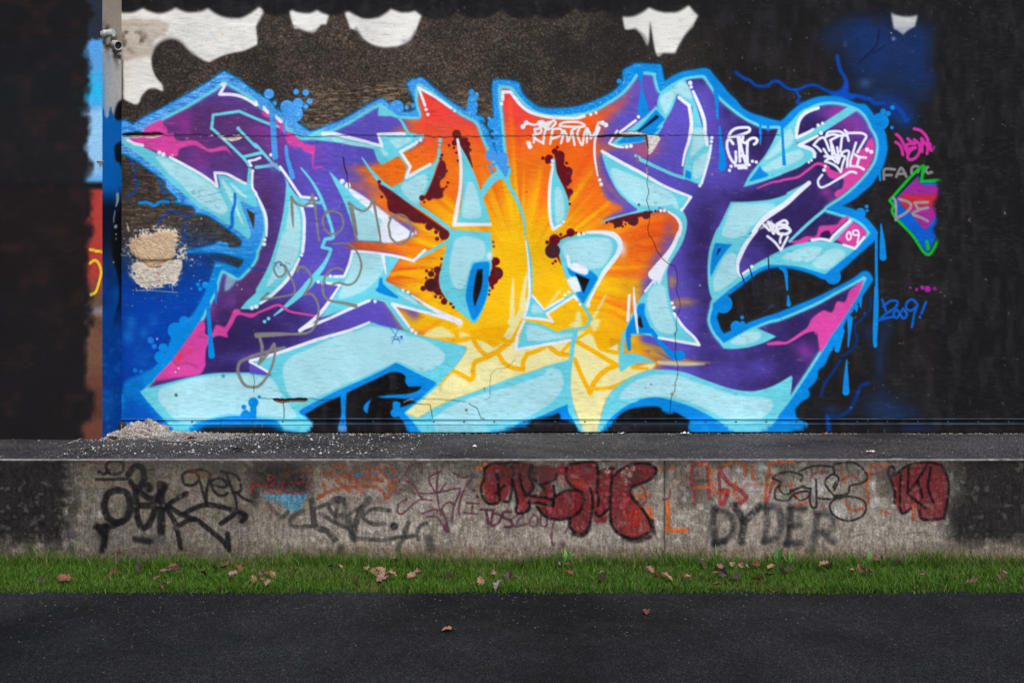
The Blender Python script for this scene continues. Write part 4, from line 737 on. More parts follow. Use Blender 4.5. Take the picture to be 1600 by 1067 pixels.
    for t in ('c5 1140,690 1175,800','c5 1150,760 1220,705 1290,710 1270,770 1180,830 1110,895! 1200,870 1250,865','c5 1290,790 1250,830 1280,875 1310,830 1280,790','c5 1350,780 1320,830 1350,880 1385,835 1350,785','c5 1490,740 1440,690 1385,720 1380,780 1430,800 1490,750! 1460,830 1435,965','c5 1575,715 1530,830'): C.stroke(t,4,b,.9,.95)
    C.dots('c5 1515,865',2.3,b)
    C.mark('year')
    # black buffed over the neighbour further along
    n=C.noise(22,83,3);k=np.clip((C.X-1462+26*(n-.5))/9,0,1)*.985;C.c[:]=C.c*(1-k[...,None])+np.asarray((22,21,23),np.float32)*k[...,None]
def paint_wear(C):
    """cracks, lost plaster, rust spots; returns a relief map in metres (+ = out of the wall)"""
    H=np.zeros((C.h,C.w),np.float32)
    n=C.noise(5,51,3);n2=C.noise(2.2,52,2);nl=C.noise(40,53,2)
    H+=(C.noise(46,54,3)-.5)*.010+(C.noise(1.6,4,3,6.0)-.5)*.0016
    # uneven coverage: brushed grain breaking through, faded and denser passes, scuffs, roller marks and painted-in sheen on the black
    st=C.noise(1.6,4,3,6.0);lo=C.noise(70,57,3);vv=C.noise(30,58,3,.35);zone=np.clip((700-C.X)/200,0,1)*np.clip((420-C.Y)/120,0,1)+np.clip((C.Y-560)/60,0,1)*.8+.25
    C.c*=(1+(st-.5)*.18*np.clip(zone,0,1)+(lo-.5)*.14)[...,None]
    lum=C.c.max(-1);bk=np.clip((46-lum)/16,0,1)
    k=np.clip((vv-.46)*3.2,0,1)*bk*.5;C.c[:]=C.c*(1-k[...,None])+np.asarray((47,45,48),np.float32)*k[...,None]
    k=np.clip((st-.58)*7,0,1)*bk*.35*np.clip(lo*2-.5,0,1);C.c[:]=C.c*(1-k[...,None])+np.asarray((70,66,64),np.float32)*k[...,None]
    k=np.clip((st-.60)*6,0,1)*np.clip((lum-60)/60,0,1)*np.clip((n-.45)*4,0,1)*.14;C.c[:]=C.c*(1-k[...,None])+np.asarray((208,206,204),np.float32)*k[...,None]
    k=np.clip((.36-st)*7,0,1)*np.clip((lum-60)/60,0,1)*np.clip((nl-.40)*4,0,1)*.15;C.c*=(1-k[...,None]*.7)
    dk=(24,20,22)
    def crack(t,w,depth=.006,al=.95,col=dk):
        P=pts(t);r=np.random.default_rng(len(t)+int(P[0][0]));Q=[]
        for i in range(len(P)-1):
            x1,y1,_=P[i];x2,y2,_=P[i+1];k=max(1,int(math.hypot(x2-x1,y2-y1)/4))
            for j in range(k): Q.append((x1+(x2-x1)*j/k+r.normal(0,.35),y1+(y2-y1)*j/k+r.normal(0,.35)))
        Q.append(P[-1][:2])
        m=C.strokemask(Q,w,.5)
        if m: C.blend(m[0],m[1],col,al);a,b,c,d=m[1];H[b:d,a:c]-=depth*m[0]
    def lost(t,col,depth,edge=.35,soft=.8,tex=.25):
        m=C.mask(t,soft);m=np.clip((m-.5+(n-.5)*edge*2)*4+.5,0,1)
        base=np.asarray(col,np.float32)*(1+(n2[...,None]-.5)*tex*1.6+(n[...,None]-.5)*tex)
        C.c[:]=C.c*(1-m[...,None])+base*m[...,None];H[:]=H+depth*m
        return m
    # long horizontal crack with lips of old render
    for t,w in (('b0 270,75 400,62 650,66 720,80 1000,72 1140,82 1597,86 b1 150,88 190,92 380,75 420,85 560,96 760,86 980,75 1100,80 1250,86 1597,88',.85),('b2 300,90 420,80 500,95 700,92 1000,90 1597,82 b3 500,75 700,88 850,92 1000,80 1340,75',.85),('b4 100,74 280,82 500,76 800,80 1000,78 1200,80 1400,78',.8)): crack(t,w)
    lost('b0 268,95 400,85 560,88 660,70 600,100 470,98 360,104 268,106',(176,166,150),-.004)
    lost('b0 268,62 330,50 420,40 500,55 600,45 655,60 560,72 400,80 268,78',(86,68,48),-.008)
    crack('b0 268,72 400,62 560,70 660,64',2.2,.012)
    lost('b0 1200,92 1300,96 1460,92 1400,125 1330,128',(188,176,160),-.004);lost('b0 1140,68 1165,62 1170,80 1145,82',(176,160,140),-.004);lost('b0 1370,60 1400,70 1430,60 1440,80 1375,82',(150,128,100),-.004);lost('b0 1225,75 1270,68 1290,82 1230,85',(170,150,126),-.003)
    lost('b3 1345,80 1480,86 1440,180 1370,268 1352,190',(202,196,190),-.005,.15);lost('b3 1080,55 1220,38 1330,52 1372,78 1250,72 1120,72',(214,204,190),-.004,.2)
    lost('b3 860,88 1000,70 1120,66 1330,80 1200,92 1000,90',(92,74,48),-.008,.3);crack('b3 855,92 1000,84 1180,90 1345,78',1.8,.012)
    lost('b3 1325,80 1350,90 1360,200 1352,215 1330,130',(110,86,60),-.008,.3)
    crack('b3 1345,80 1362,200 1355,260 1345,400 1355,480 1345,560 1365,650 1345,730 1370,830 1375,930 1355,1010 1370,1067 c4 110,80 150,150 170,210 230,290 290,345 345,360 370,430 375,520 355,580 375,650 400,720 395,790 370,860 360,950 370,1000 340,1060 d4 345,0 355,100 350,200 375,330 375,400 355,500 350,580 310,640 295,800',.8,.005,.8)
    lost('b3 1340,385 1352,400 1360,455 1345,450',(176,152,110),-.004,.2)
    # lower cracks
    crack('d1 40,650 170,662 280,668 380,660 500,662 560,655 590,670 760,668',.8,.004,.7);lost('d1 175,662 300,668 400,655 510,660 480,690 350,690 260,702 190,690',(104,82,62),-.008,.5);crack('d1 180,668 290,672 400,662 500,662',2.2,.012)
    crack('d1 270,700 280,760 282,860',.9);crack('d2 300,660 500,665 680,675 820,690',.7,.004,.7);crack('d2 250,700 460,720 475,790 485,850',.9,.004,.8);crack('d2 850,710 930,750 970,850 1000,852',.9,.004,.8);crack('d2 1000,670 1060,640 1060,420 1120,365 1230,345 1310,270',.7,.003,.5)
    crack('d0 1570,410 1580,470 1572,590',.8,.003,.8);crack('b1 865,295 885,400 905,460',2.2,.003,.7);crack('b1 905,460 925,600',1,.003,.9)
    for t,r,c in (('d2 1002,555',1.5,(110,90,40)),('d2 822,770',2.2,(120,96,50)),('b3 1267,767',2,(96,70,40)),('d0 800,620',2.6,(60,84,80)),('d0 1270,430',3,(60,150,165)),('d4 110,515',1.6,(150,110,90)),('d4 340,525',1.6,(190,150,130)),('d4 320,610',2.4,(150,110,100)),('d4 55,550',.9,(150,90,80)),('b4 720,465',1.2,(210,170,120)),('c4 598,550',1.3,(180,178,190)),('d0 610,60',1.4,(220,224,230)),('d0 825,355',1.3,(235,235,240)),('d0 792,392',1.2,(235,235,240)),('b0 1050,905',1.3,(180,176,170)),('c0 1410,545',1,(220,214,206)),('c0 1455,588',1,(220,214,206)),('b5 700,555',.6,(220,220,230)),('d2 1000,580',.8,(110,120,60)),('d2 830,810',1,(150,160,90)),('b3 145,640',1,(90,60,30))):
        C.dots(t,r,c,.9,.9)
    for x,y in ((313,214),(327,213),(345,214),(200,342),(470,216),(485,218),(490,221),(502,214),(1083,225),(1105,220)): C.dots('p %d,%d'%(x,y),.8,(196,186,170),.6,.8)
    lost('b0 300,940 320,960 335,1040 310,1000',(176,160,142),-.002,.6);lost('b0 725,245 775,270 770,280',(206,196,184),-.002,.1)
    r=np.random.default_rng(8)
    for i in range(110):
        x=r.uniform(195,1440);y=r.uniform(215,650);C.dots('p %.1f,%.1f'%(x,y),r.uniform(.3,.7),[(210,205,200),(60,50,50)][int(r.random()<.4)],.5,r.uniform(.25,.7))
    # the scar where something was torn off: pale lump of mortar over scraped render
    bite=np.clip((n2-.40)*5,0,1)
    m=C.mask('c0 300,380 390,340 330,250 300,130 370,60 400,-30 480,-20 640,-60 700,-20 800,-20 830,40 900,150 900,260 930,280 980,300 960,360 870,300 870,360 840,450 800,540 700,560 560,575 490,595 390,545 360,470',2.4)
    k=np.clip(m*bite*1.6,0,1)*np.clip(.25+(n-.36)*4,0,1)
    C.c[:]=C.c*(1-k[...,None])+np.asarray((198,187,174),np.float32)*(.86+.26*n2[...,None])*k[...,None]
    H[:]=H-.003*k
    m=lost('c0 395,320 470,310 560,370 650,360 700,310 800,290 862,292 862,350 835,440 800,520 700,535 560,555 500,575 410,535 372,470 390,420 345,370',(202,191,178),-.003,.45,1.2,.18)
    for t in ('c0 480,390 520,400','c0 430,470 470,480','c0 600,430 560,420','c0 520,520 640,500','c0 700,470 720,480'): C.stroke(t,1,(70,74,90),.6,.6)
    C.dots('c0 612,425 625,445',1.2,(205,60,66))
    lost('c0 455,305 560,300 690,305 655,355 540,370 490,350',(186,156,124),-.004,.2)
    m=C.mask('c0 335,170 365,95 440,75 420,45 520,50 600,20 700,8 785,20 815,80 800,130 790,180 800,230 760,285 690,302 560,300 450,300 380,250',1.0)
    m=np.clip((m-.5+(n-.5)*.3)*4+.5,0,1)
    C.c[:]=C.c*(1-m[...,None])+np.asarray((200,172,142),np.float32)*(.88+.24*n[...,None])*m[...,None];H[:]=H+.012*blur(m,2.6*C.S)+m*(blur(n,2.2)-.5)*.007
    crack('c0 420,280 470,302 600,303 720,300 790,285',1.0,.004,.8,(110,84,60));crack('c0 340,130 420,90 480,120',.8,.003,.5,(140,112,84))
    for t in ('c0 400,600 550,600 750,615 815,620','c0 300,255 250,245','c0 320,350 360,410','c0 260,185 285,205 275,215','c0 760,545 765,605','c0 400,575 405,605'): C.stroke(t,1.1,(205,190,172),.6,.8)
    for i in range(60):
        a=r.uniform(0,6.28);q=r.uniform(.9,1.5);x=150+600/6.388+math.cos(a)*62*q;y=360+280/6.388+math.sin(a)*58*q;C.dots('p %.1f,%.1f'%(x,y),r.uniform(.4,1.1),(205,192,176),.5,.75)
    return H
def paint_pier(C):
    """blue corner pier, left of the mural (photo px of its two faces)"""
    X,Y=C.X,C.Y;n=C.noise(26,61,4);n2=C.noise(6,62,3);n3=C.noise(1.6,63,2)
    def lerp(a,t): t=np.clip(t,0,1)[...,None];C.c[:]=C.c*(1-t)+np.asarray(a,np.float32)*t
    # side face
    C.c[:]=(202,198,192);lerp((150,180,208),(175-X)/22*np.clip((Y-60)/40,0,1));lerp((60,150,214),(166-X)/12*np.clip((Y-90)/50,0,1)*np.clip(.3+n,0,1))
    lerp((176,163,150),(78-Y)/10)
    lerp((0,112,200),(Y-(176+(n2-.5)*14+8*np.sin(X*.5)))/5);lerp((0,82,178),(Y-420)/120);lerp((0,40,110),(1.1*n-.25)*np.clip((Y-280)/60,0,1)*1.3)
    lerp((8,9,14),np.clip((X-(178+6*np.sin(Y*.045)))/5,0,1)*np.clip((Y-290)/40,0,1)*.9*np.clip((520-Y)/60,0,1));lerp((8,9,14),np.clip((298-Y)/-26,0,1)*np.clip((440-Y)/60,0,1)*.75)
    lerp((14,104,196),np.clip((n-.45)*4,0,1)*np.clip((Y-470)/60,0,1)*.7);lerp((30,120,206),np.clip((n2-.56)*5,0,1)*np.clip((Y-500)/40,0,1)*.5)
    C.fill('a0 185,930 190,850 220,770 268,735 275,735 275,930',(14,14,20),1.5);C.fill('b0 190,270 190,180 240,140 275,140 275,420 235,350 200,330',(14,14,20),1.2)
    C.stroke('b0 215,660 215,720 200,780',(4.6,4,2),(176,176,178),.8);C.stroke('b0 190,830 178,900 178,940',1.4,(170,170,175),.6);C.dots('b0 197,985',2.6,(180,180,184));C.dots('c0 200,40 200,85 175,320 255,240',1.2,(180,176,172))
    nb=np.clip((n2-.40)*3,0,1)
    for x,y,r in ((156,58,9),(172,68,12),(184,82,13),(192,95,8),(160,45,9)): C.spray(x,y,r,r*.9,(58,50,44),.95,0,nb*1.6)
    # front face, seen edge-on in the photo's left margin
    F=C.X<159.6;B=C.c.copy()
    C.c[:]=(88,158,222);lerp((40,176,226),np.clip((Y-100)/40,0,1)*np.clip((170-Y)/20,0,1));lerp((150,196,232),np.clip((Y-165)/12,0,1)*np.clip((285-Y)/20,0,1)*.9);lerp((30,26,30),np.clip((62+6*n2-Y)/5,0,1)*.85)
    lerp((24,22,28),np.clip((Y-282)/6,0,1));lerp((172,58,52),np.clip((Y-293)/6,0,1));lerp((112,78,62),np.clip((Y-432-30*(n2-.5))/22,0,1));lerp((70,52,44),np.clip((n-.5)*3,0,1)*np.clip((Y-450)/40,0,1));lerp((150,140,150),np.exp(-((Y-486)/8)**2)*.7);lerp((96,50,44),np.clip((Y-560)/40,0,1)*.6)
    # further left the older black ground again
    k=np.clip((146-X+34*(n-.5))/16,0,1);lerp((24,22,24),k*k*(3-2*k)*.97);lerp((54,34,32),np.clip((n-.56)*4,0,1)*np.clip((140-X)/9,0,1)*.5)
    C.stroke('c0 -60,330 -20,300 20,320 50,400 40,480 0,610 -50,640',4,(236,196,40),.7);C.stroke('c0 -60,190 0,205 60,215',4,(236,196,40),.7)
    q=n3[...,None];C.c*=(.9+.2*q)
    C.c[:]=np.where(F[...,None],C.c,B*(.93+.14*q))
def paint_low(C):
    """face of the concrete retaining wall: weathered concrete under several layers of old tags"""
    X,Y=C.X,C.Y;n=C.noise(50,71,4);n2=C.noise(9,72,3);n3=C.noise(1.5,73,2);vs=C.noise(10,74,3,.22)
    def lerp(a,t): t=np.clip(t,0,1)[...,None];C.c[:]=C.c*(1-t)+np.asarray(a,np.float32)*t
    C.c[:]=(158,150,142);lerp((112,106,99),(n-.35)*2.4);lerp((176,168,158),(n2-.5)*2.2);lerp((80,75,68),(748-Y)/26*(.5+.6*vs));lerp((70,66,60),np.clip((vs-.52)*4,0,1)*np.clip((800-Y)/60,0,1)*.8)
    lerp((112,94,78),np.clip((Y-846)/14,0,1)*np.clip(1.5*n2-.15,0,1)*.9);lerp((92,74,58),np.clip((Y-868)/8,0,1)*.4)
    lerp((100,90,52),np.clip((n2-.45)*3,0,1)*np.clip((560-X)/100,0,1)*np.clip((830-Y)/40,0,1)*.6)
    lerp((66,62,56),np.clip((520-X)/160,0,1)*np.clip(.15+1.1*n2,0,1)*.62);lerp((60,56,52),np.clip((n-.50)*4,0,1)*np.clip((800-Y)/50,0,1)*.6)
    for e,pt,rx,ry in (('e3',(150,170),8,6),('e3',(230,280),14,12),('e3',(200,460),10,8),('e3',(330,150),12,8),('e3',(760,290),16,12),('e3',(900,480),12,10),('e3',(1180,290),6,12),('e3',(1190,420),6,14),('e2',(1150,250),5,4),('e2',(1110,600),8,8),('e0',(200,330),8,8),('e0',(30,500),6,6),('e2',(70,440),10,10)):
        x,y,_=pts('%s %d,%d'%(e,pt[0],pt[1]))[0];C.spray(x,y,rx,ry,(196,194,196),.75,0,.4+.9*n2)
    C.mark(None);C.clip=np.clip(.80+(n3-.40)*1.4+(n2-.5)*1.2,.2,1);flat=C.clip;gritty=np.clip(.66+(n3-.42)*1.9+(n2-.5)*1.6,.08,1)
    def S(o,L,col,w,soft=1.0,al=.9):
        for t in L: C.stroke(o+' '+t,w,col,soft,al)
    ob=(142,66,40)
    S('e1',['110,380 200,330 320,300 400,300 560,300 640,385','150,260 160,340 110,380','200,200 230,140 300,140 340,200 360,260','140,190 330,220 480,230','400,150 400,240 440,360','540,160 560,240','600,140 690,170 690,330','480,130 520,230 600,250','250,250 350,330','560,150 650,240 650,380'],ob,5.4,1.3,.8)
    C.spray(560,750,44,14,(120,62,44),.5,0,.5+.8*n2)
    C.mark('rust')
    C.dots('e1 415,205',4,(20,110,180),1.2);C.dots('e1 545,190 633,190 683,222',2.2,(20,110,180),1)
    C.mark('_a')
    dk=(40,36,36)
    C.clip=None
    for x,y,rx,ry in ((415,744,22,18),(450,735,20,16),(440,755,32,14),(472,762,16,16),(398,775,8,18),(425,735,26,14),(465,745,20,18)): C.spray(x,y,rx,ry,dk,.85,0,.5+.9*n2)
    C.clip=flat
    C.fill('e0 1270,385 1380,350 1500,345 1597,340 e1 20,360 e0 1590,420 1560,475 1490,490 1400,410',(66,140,178),1.5,.85)
    S('e0',['1190,330 1230,280 1310,300 1330,210 1380,240 1340,290','1200,250 1190,340','1390,300 1420,360 1440,250','1460,340 1520,350 1597,350','1500,260 1560,270 1597,240','1330,330 1370,350'],(146,34,44),2.6,1,.85)
    S('e1',['0,190 60,150 60,240 20,320 70,300'],(120,30,40),2.4,1,.7)
    C.mark('bubble')
    S('e0',['20,180 60,198 110,170','0,240 90,240 250,235'],(26,25,26),5,1.4);S('e0',['150,92 90,110 78,150 100,190 150,200 200,180 212,140 190,100 150,92'],(26,25,26),5)
    C.mark('loop')
    bk=(24,23,25);C.clip=np.clip(.97+(n3-.40)*.9+(n2-.5)*.8,.5,1)
    S('e0',['165,320 95,350 65,440 90,530 160,570 230,540 262,450 240,350 165,320'],bk,11,2,.92)
    S('e0',['300,300 310,400 320,540 360,610 420,560 500,330','250,200 300,140 350,150 370,230 320,310 270,260','330,330 440,390 530,300 500,280','340,440 480,440'],bk,10,2,.9);S('e0',['380,170 450,160'],bk,3,2,.6);S('e0',['400,290 410,310','500,280 500,640'],bk,13,2.4,.9)
    S('e0',['520,470 600,400 690,350','540,470 600,560 640,700 650,770','610,610 720,550 780,555 900,650 980,720 1020,780','680,500 780,450 880,435 1000,460 1100,490 1150,520 1120,560','550,440 640,500 760,550','1010,660 1020,760','1060,510 960,580'],bk,8,1.6,.9)
    C.spray(378,807,9,9,bk,.9);S('e0',['0,600 120,600 200,560','0,600 60,680 40,790','40,640 80,600 60,780','300,700 420,720'],bk,9,2.4,.85);C.spray(160,835,12,12,bk,.8);C.spray(235,842,26,7,(44,42,42),.6,0,.6+.6*n2)
    C.mark('sock')
    S('e0',['670,260 665,210 700,180 770,190 790,240 740,285 680,280','740,170 830,165 875,200 870,250 850,330 850,440','890,290 890,250 950,230 1000,260 990,300 900,290 920,345 970,365 1010,345','960,178 1060,200 1105,250 1108,330 1050,340','1000,190 1040,300 1070,370 1085,480','1080,340 1140,390 1200,410','560,420 620,390 700,345','800,260 850,440'],(30,29,30),4.6,1.2,.9)
    C.mark('oper')
    C.clip=flat
    S('e0',['1320,430 1370,490 1420,530 1475,490','1590,480 1510,520 1490,570 1520,600 1597,610'],(62,60,58),7,1.6,.8)
    g=(46,45,43);C.clip=np.clip(gritty*1.15,0,1)
    S('e1',['60,400 70,500 90,600 180,640 235,700'],g,10,1.6,.85);S('e1',['100,460 200,420 310,395 240,385 190,440 220,500 270,520 320,470 300,400','300,530 440,450','120,500 240,570 340,620','660,480 540,465 470,500 460,540 530,580 620,580','390,690 600,705 740,680','760,690 860,670 880,700','870,640 900,590 945,575','0,600 100,600','270,380 240,560'],g,6.5,1.6,.8);S('e1',['500,390 430,490 390,600 385,700','330,530 380,690'],g,10,2,.85);S('e1',['800,575 770,660 720,780'],g,8,2,.8);C.dots('e1 690,600',6.4,(36,35,35),2);C.stroke('e1 960,695 975,770',14,g,3,.75);C.stroke('e1 285,765 275,820',12,g,3,.7)
    C.mark('grey')
    for x,y,rx in ((530,868,30),(570,860,20),(690,862,40),(640,866,20)): C.spray(x,y,rx,8,(88,74,58),.6,0,.5+.7*n2)
    C.mark('_b')
    pu=(84,40,60);C.clip=flat
    S('e1',['770,210 830,130 900,115 905,190','760,240 840,280 880,350 910,390','850,345 1000,345 1180,310 1195,340 1150,450 1135,560','790,390 730,430 720,490 760,500 880,400 980,400','1030,180 1020,330 1050,510','1000,330 960,230 1050,180','1150,190 1230,225 1315,200 1240,300 1195,420 1190,510','1090,270 1040,340','910,500 1000,470 1030,480','940,530 1020,530 1090,630','1110,640 1095,560 1060,470 1110,415 1150,430','1250,420 1345,425','1300,425 1290,500','1225,495 1335,505'],pu,3.2,.9,.85)
    S('e1',['1360,470 1460,475','1400,475 1415,578','1450,495 1440,590 1490,575 1515,520 1450,495','1590,490 1535,490 1530,530 1590,555 1597,600 1540,605'],(74,32,50),4.4,.9,.9);C.dots('e1 735,245 740,315 1303,325 1330,372',2.6,pu);C.stroke('e1 1090,590 1100,640',6,pu,1.2,.9)
    S('e2',['0,540 60,500 80,510 20,600 110,580','160,510 135,560 150,600 190,590 195,530 160,510','225,510 220,580 260,600 270,540','330,550 310,620 305,700 320,750','380,520 440,560 410,650'],pu,3.6,1,.75);C.spray(880,851,5,7,pu,.75)
    C.mark('violet')
    S('e2',['1110,155 1240,155','1000,250 990,280','1040,240 1080,215','930,350 1000,370','1000,355 1070,355','1010,380 970,400'],(168,74,38),5,1.4,.75);S('e2',['1200,420 1198,520 1195,620','1195,630 1340,630'],(196,92,38),8,1.4,.85);S('e2',['1050,460 1075,560'],(196,92,38),7,1.4,.85);S('e2',['980,260 1020,330 1030,400 990,440','1160,395 1210,380 1215,320'],(128,40,48),3.4,1,.8)
    S('e1',['1330,155 1400,150 1470,120','1390,110 1390,180'],(206,88,34),5,1.5,.85);C.spray(755,757,6,9,(206,88,34),.9)
    C.mark('orange')
    rdd=(106,22,30)
    for t in ('e2 -210,160 -150,120 -60,118 -10,200 -20,330 -60,400 -140,432 -205,380 -215,300','e2 -30,108 60,105 150,130 140,220 162,300 120,350 132,440 110,492 60,492 40,440 20,300 -20,300','e2 160,150 250,125 330,150 395,120 405,200 330,220 300,290 332,340 315,435 120,400 110,360 200,350 240,300 170,230','e2 410,160 440,118 560,102 640,112 662,200 650,330 655,450 620,480 600,600 560,652 490,652 440,600 470,500 480,330 440,250','e2 195,450 330,430 330,370 420,330 520,330 560,380 540,450 470,520 340,547 250,520','e2 655,210 720,160 782,150 770,300 750,460 700,510 670,522 630,480','e2 770,300 790,210 900,112 1000,110 1080,130 1112,180 1050,240 920,300 920,360 980,440 1050,540 1075,620 1040,660 950,692 850,672 780,600 755,480','e2 620,500 680,530 750,500 720,570 640,570'):
        C.fill(t,rdd,1.2,.92)
    m=np.abs(C.c-np.asarray(rdd,np.float32)).max(-1)<24
    t=np.clip((n2-.45)*3,0,1)*m*np.clip((Y-740)/60,.15,1)*.75;lerp((150,38,46),t);t=np.clip((n-.5)*3,0,1)*m*np.clip((790-Y)/40,0,1)*.8;lerp((58,28,30),t*1.1)
    C.spray(998,810,18,24,(196,52,26),.75,0,.4+.8*n2);C.spray(905,756,16,6,(170,44,30),.6);C.spray(885,740,12,16,(140,32,30),.5)
    for x,y in ((900,780),(880,790),(960,790),(760,780),(830,785)): C.spray(x,y,10,8,(160,64,76),.4,0,np.clip((n2-.4)*3,0,1))
    S('e2',['-210,150 -215,240 -235,290 -230,360 -180,425 -110,420','-210,160 -150,118 -60,115 60,108','-120,200 -100,320 -120,345 -60,290','-110,200 -95,400','-40,130 10,160 0,300 -20,400 -60,410','0,240 40,400 30,480 60,500 130,470 135,400','60,200 75,290 110,370','150,130 130,200 165,300 125,350','160,140 155,220 230,290 245,310','240,275 330,240 340,200','320,290 325,340 315,440','120,360 300,390 310,440 200,420 130,420','330,370 420,325 520,330 555,390 530,470 460,530 340,548 250,520 195,450','420,150 420,240 490,320','430,130 560,105 640,110 660,190 655,330','600,310 620,420 605,540 580,640 500,655 445,600 450,540','660,190 720,160 780,155','770,210 755,400 760,560','650,330 665,400 660,440','640,490 670,525 740,470','790,210 830,170 960,118 1060,125 1110,170 1060,240 920,300 915,360 980,440 1050,540 1075,610','755,560 800,640 880,685 970,690 1060,640'],(20,16,18),4.8,1.2,.92)
    S('e2',['470,655 540,670 590,620','860,690 960,712 1060,680','1075,560 1090,650'],(24,20,22),7,2.6,.85)
    for x,y in ((980,734),(984,742),(974,740),(950,735),(990,730),(978,752),(945,728)): C.spray(x,y,3.5,4.5,(206,182,176),.75,0,np.clip((n3-.3)*3,0,1)*1.5)
    C.mark('red')
    S('e2',['1400,430 1400,340','1390,290 1375,200 1400,130 1450,112 1500,140 1505,250 1520,380'],(130,36,44),5.6,1.4,.85);S('e2',['1400,250 1500,250'],(60,44,44),5,1.4,.7);S('e2',['1410,305 1510,300','1450,120 1490,125'],(190,78,36),5,1.4,.8);S('e2',['1525,150 1530,240 1560,330 1640,360'],(186,80,40),5.5,1.4,.8);S('e2',['1590,170 1600,430'],(130,36,44),5,1.4,.8)
    S('e3',['0,150 50,250 200,370 120,440','20,430 60,330 0,330'],(140,34,44),7,1.4,.85);S('e3',['40,130 120,105 190,140 195,210','250,140 255,240','385,110 370,220 345,420','0,340 60,330','120,270 110,360 160,390','400,110 560,105'],(182,78,40),5.2,1.5,.8);S('e3',['410,250 360,420'],(140,44,44),4,1.4,.8)
    S('e3',['545,260 560,350 600,360','570,440 660,420 665,390','1150,150 1140,250','960,400 1020,480 1110,450','1120,260 1140,420','930,160 960,260','1240,490 1290,495','1180,130 1300,140'],(176,78,42),5,1.6,.75);S('e3',['700,220 750,180 800,190','1160,200 1250,180 1300,200','930,250 1000,210 1060,240','790,430 800,470','720,480 740,500'],(134,50,58),4,1.4,.7)
    C.mark('faded')
    bl=(28,26,27)
    S('e3',['405,230 440,200 540,180 630,210 622,250','405,230 460,262 425,320 430,390 520,400 570,350 670,330 680,370 620,400 560,360','470,262 455,310 490,352 540,345 540,320','560,320 620,300 690,310','600,180 700,142 800,135 870,150 880,195','738,240 742,400 735,455 705,450 690,400 698,310','760,385 850,390 900,372','820,230 870,200 912,235 880,320','820,230 810,280 880,372','870,160 890,122 1020,110 1100,160 1132,230 1080,270 1000,290 980,350 890,362','890,382 1000,372 1100,400 1122,470 1080,530 980,558 880,520 842,450 870,400 940,382','870,300 890,260','640,290 560,330'],bl,3.4,.9,.92)
    C.mark('outline')
    C.clip=gritty
    S('e2',['1560,460 1545,560 1560,720','1560,730 1625,720'],(32,32,33),11,4,.85);S('e3',['-40,470 60,500 100,580 70,680 0,720 -40,740'],(32,32,33),9,4,.8);S('e3',['110,440 175,560 165,720','190,565 300,450'],(26,26,28),11,3.4,.9);S('e3',['365,450 355,600 345,715','320,450 430,455 475,550 450,680 340,715'],(40,40,41),11,4,.8);S('e3',['545,460 530,600 520,735','540,465 650,470','530,600 615,590','505,735 620,725'],(34,34,35),10,3.6,.85);S('e3',['745,510 730,650 700,790','740,510 830,510 875,560 840,640 740,645','780,640 870,720'],(46,46,47),10,4.4,.75)
    C.mark('dyder')
    C.clip=flat
    C.fill('e3 1330,230 1380,180 1440,150 1560,108 1700,112 1760,300 1720,540 1540,548 1500,420 1440,492 1390,482 1340,420',(112,22,32),1.2,.88)
    S('e3',['1290,200 1300,150 1330,145 1340,190 1310,220 1290,200','1350,200 1450,130 1597,108 1700,130','1310,240 1340,330 1340,420','1390,190 1380,400 1400,500 1470,460','1450,150 1440,340','1440,340 1520,250 1590,120','1520,250 1560,380','1450,360 1580,460','1530,480 1560,545 1700,540','1620,150 1600,300 1640,420','1700,130 1760,280 1720,540'],(20,17,18),4.2,1.1,.92);S('e3',['1490,440 1490,550'],(182,78,42),6,1.2,.85)
    C.mark('redright')
    C.clip=None
    C.clip=gritty;r=np.random.default_rng(44)
    for i in range(54):
        x=r.uniform(150,1450);y=r.uniform(725,810);a=r.uniform(0,6.28);q=[(x,y,0)]
        for k in range(4): a+=r.normal(0,.9);q.append((q[-1][0]+math.cos(a)*r.uniform(8,26),q[-1][1]+math.sin(a)*r.uniform(4,14),0))
        C.stroke(q,r.uniform(3,8),[(44,40,40),(110,40,36),(150,80,50),(120,118,116),(70,40,56)][int(r.integers(0,5))],2.2,r.uniform(.12,.34))
    # margins: older dark buff-over beyond the photographed stretch
    for a,b in ((-90,138),(1468,1700)):
        k=np.clip((X-a+60*(n-.5))/40,0,1)*np.clip((b-X+70*(n-.5)+50*(n2-.5))/34,0,1)*np.clip((862-Y+30*(n2-.5))/26,0,1);lerp((30,29,30),k*(.74+.3*n2))
    # weathering over everything: pores, run-off from the ledge, splash at the foot
    q=np.clip((n3-.46)*3.4,-1,1)[...,None];C.c*=(1+.20*q);C.c*=(.70+.62*np.clip((vs-.5)*1.1+.5+(n-.5)*.6,0,1)*.75)[...,None]*np.asarray((1.0,.985,.96),np.float32)
    lerp((178,170,160),np.clip((n2-.60)*5,0,1)*.3)
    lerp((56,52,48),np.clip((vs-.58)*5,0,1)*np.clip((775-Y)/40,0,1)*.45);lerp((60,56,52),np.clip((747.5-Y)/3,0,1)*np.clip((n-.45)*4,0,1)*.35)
    C.stroke('e2 1170,100 1168,500 1168,720',1.3,(60,56,52),.7,.8);C.spray(1041,735,4,26,(44,42,40),.6,0,.5+.6*n2)
    C.stroke('e3 990,690 1050,670 1120,655',1.6,(90,68,52),1,.7);C.stroke('e3 1420,665 1500,650 1597,650',1.6,(90,68,52),1,.7)
    C.stroke([(x,747+.4*math.sin(x*.21),0) for x in range(120,1500,12)],.7,(70,66,60),.6,.45)
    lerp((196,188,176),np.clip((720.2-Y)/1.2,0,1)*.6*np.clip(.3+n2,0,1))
    H=(n-.5)*.012+(n3-.5)*.0022+(n2-.5)*.003
    return H
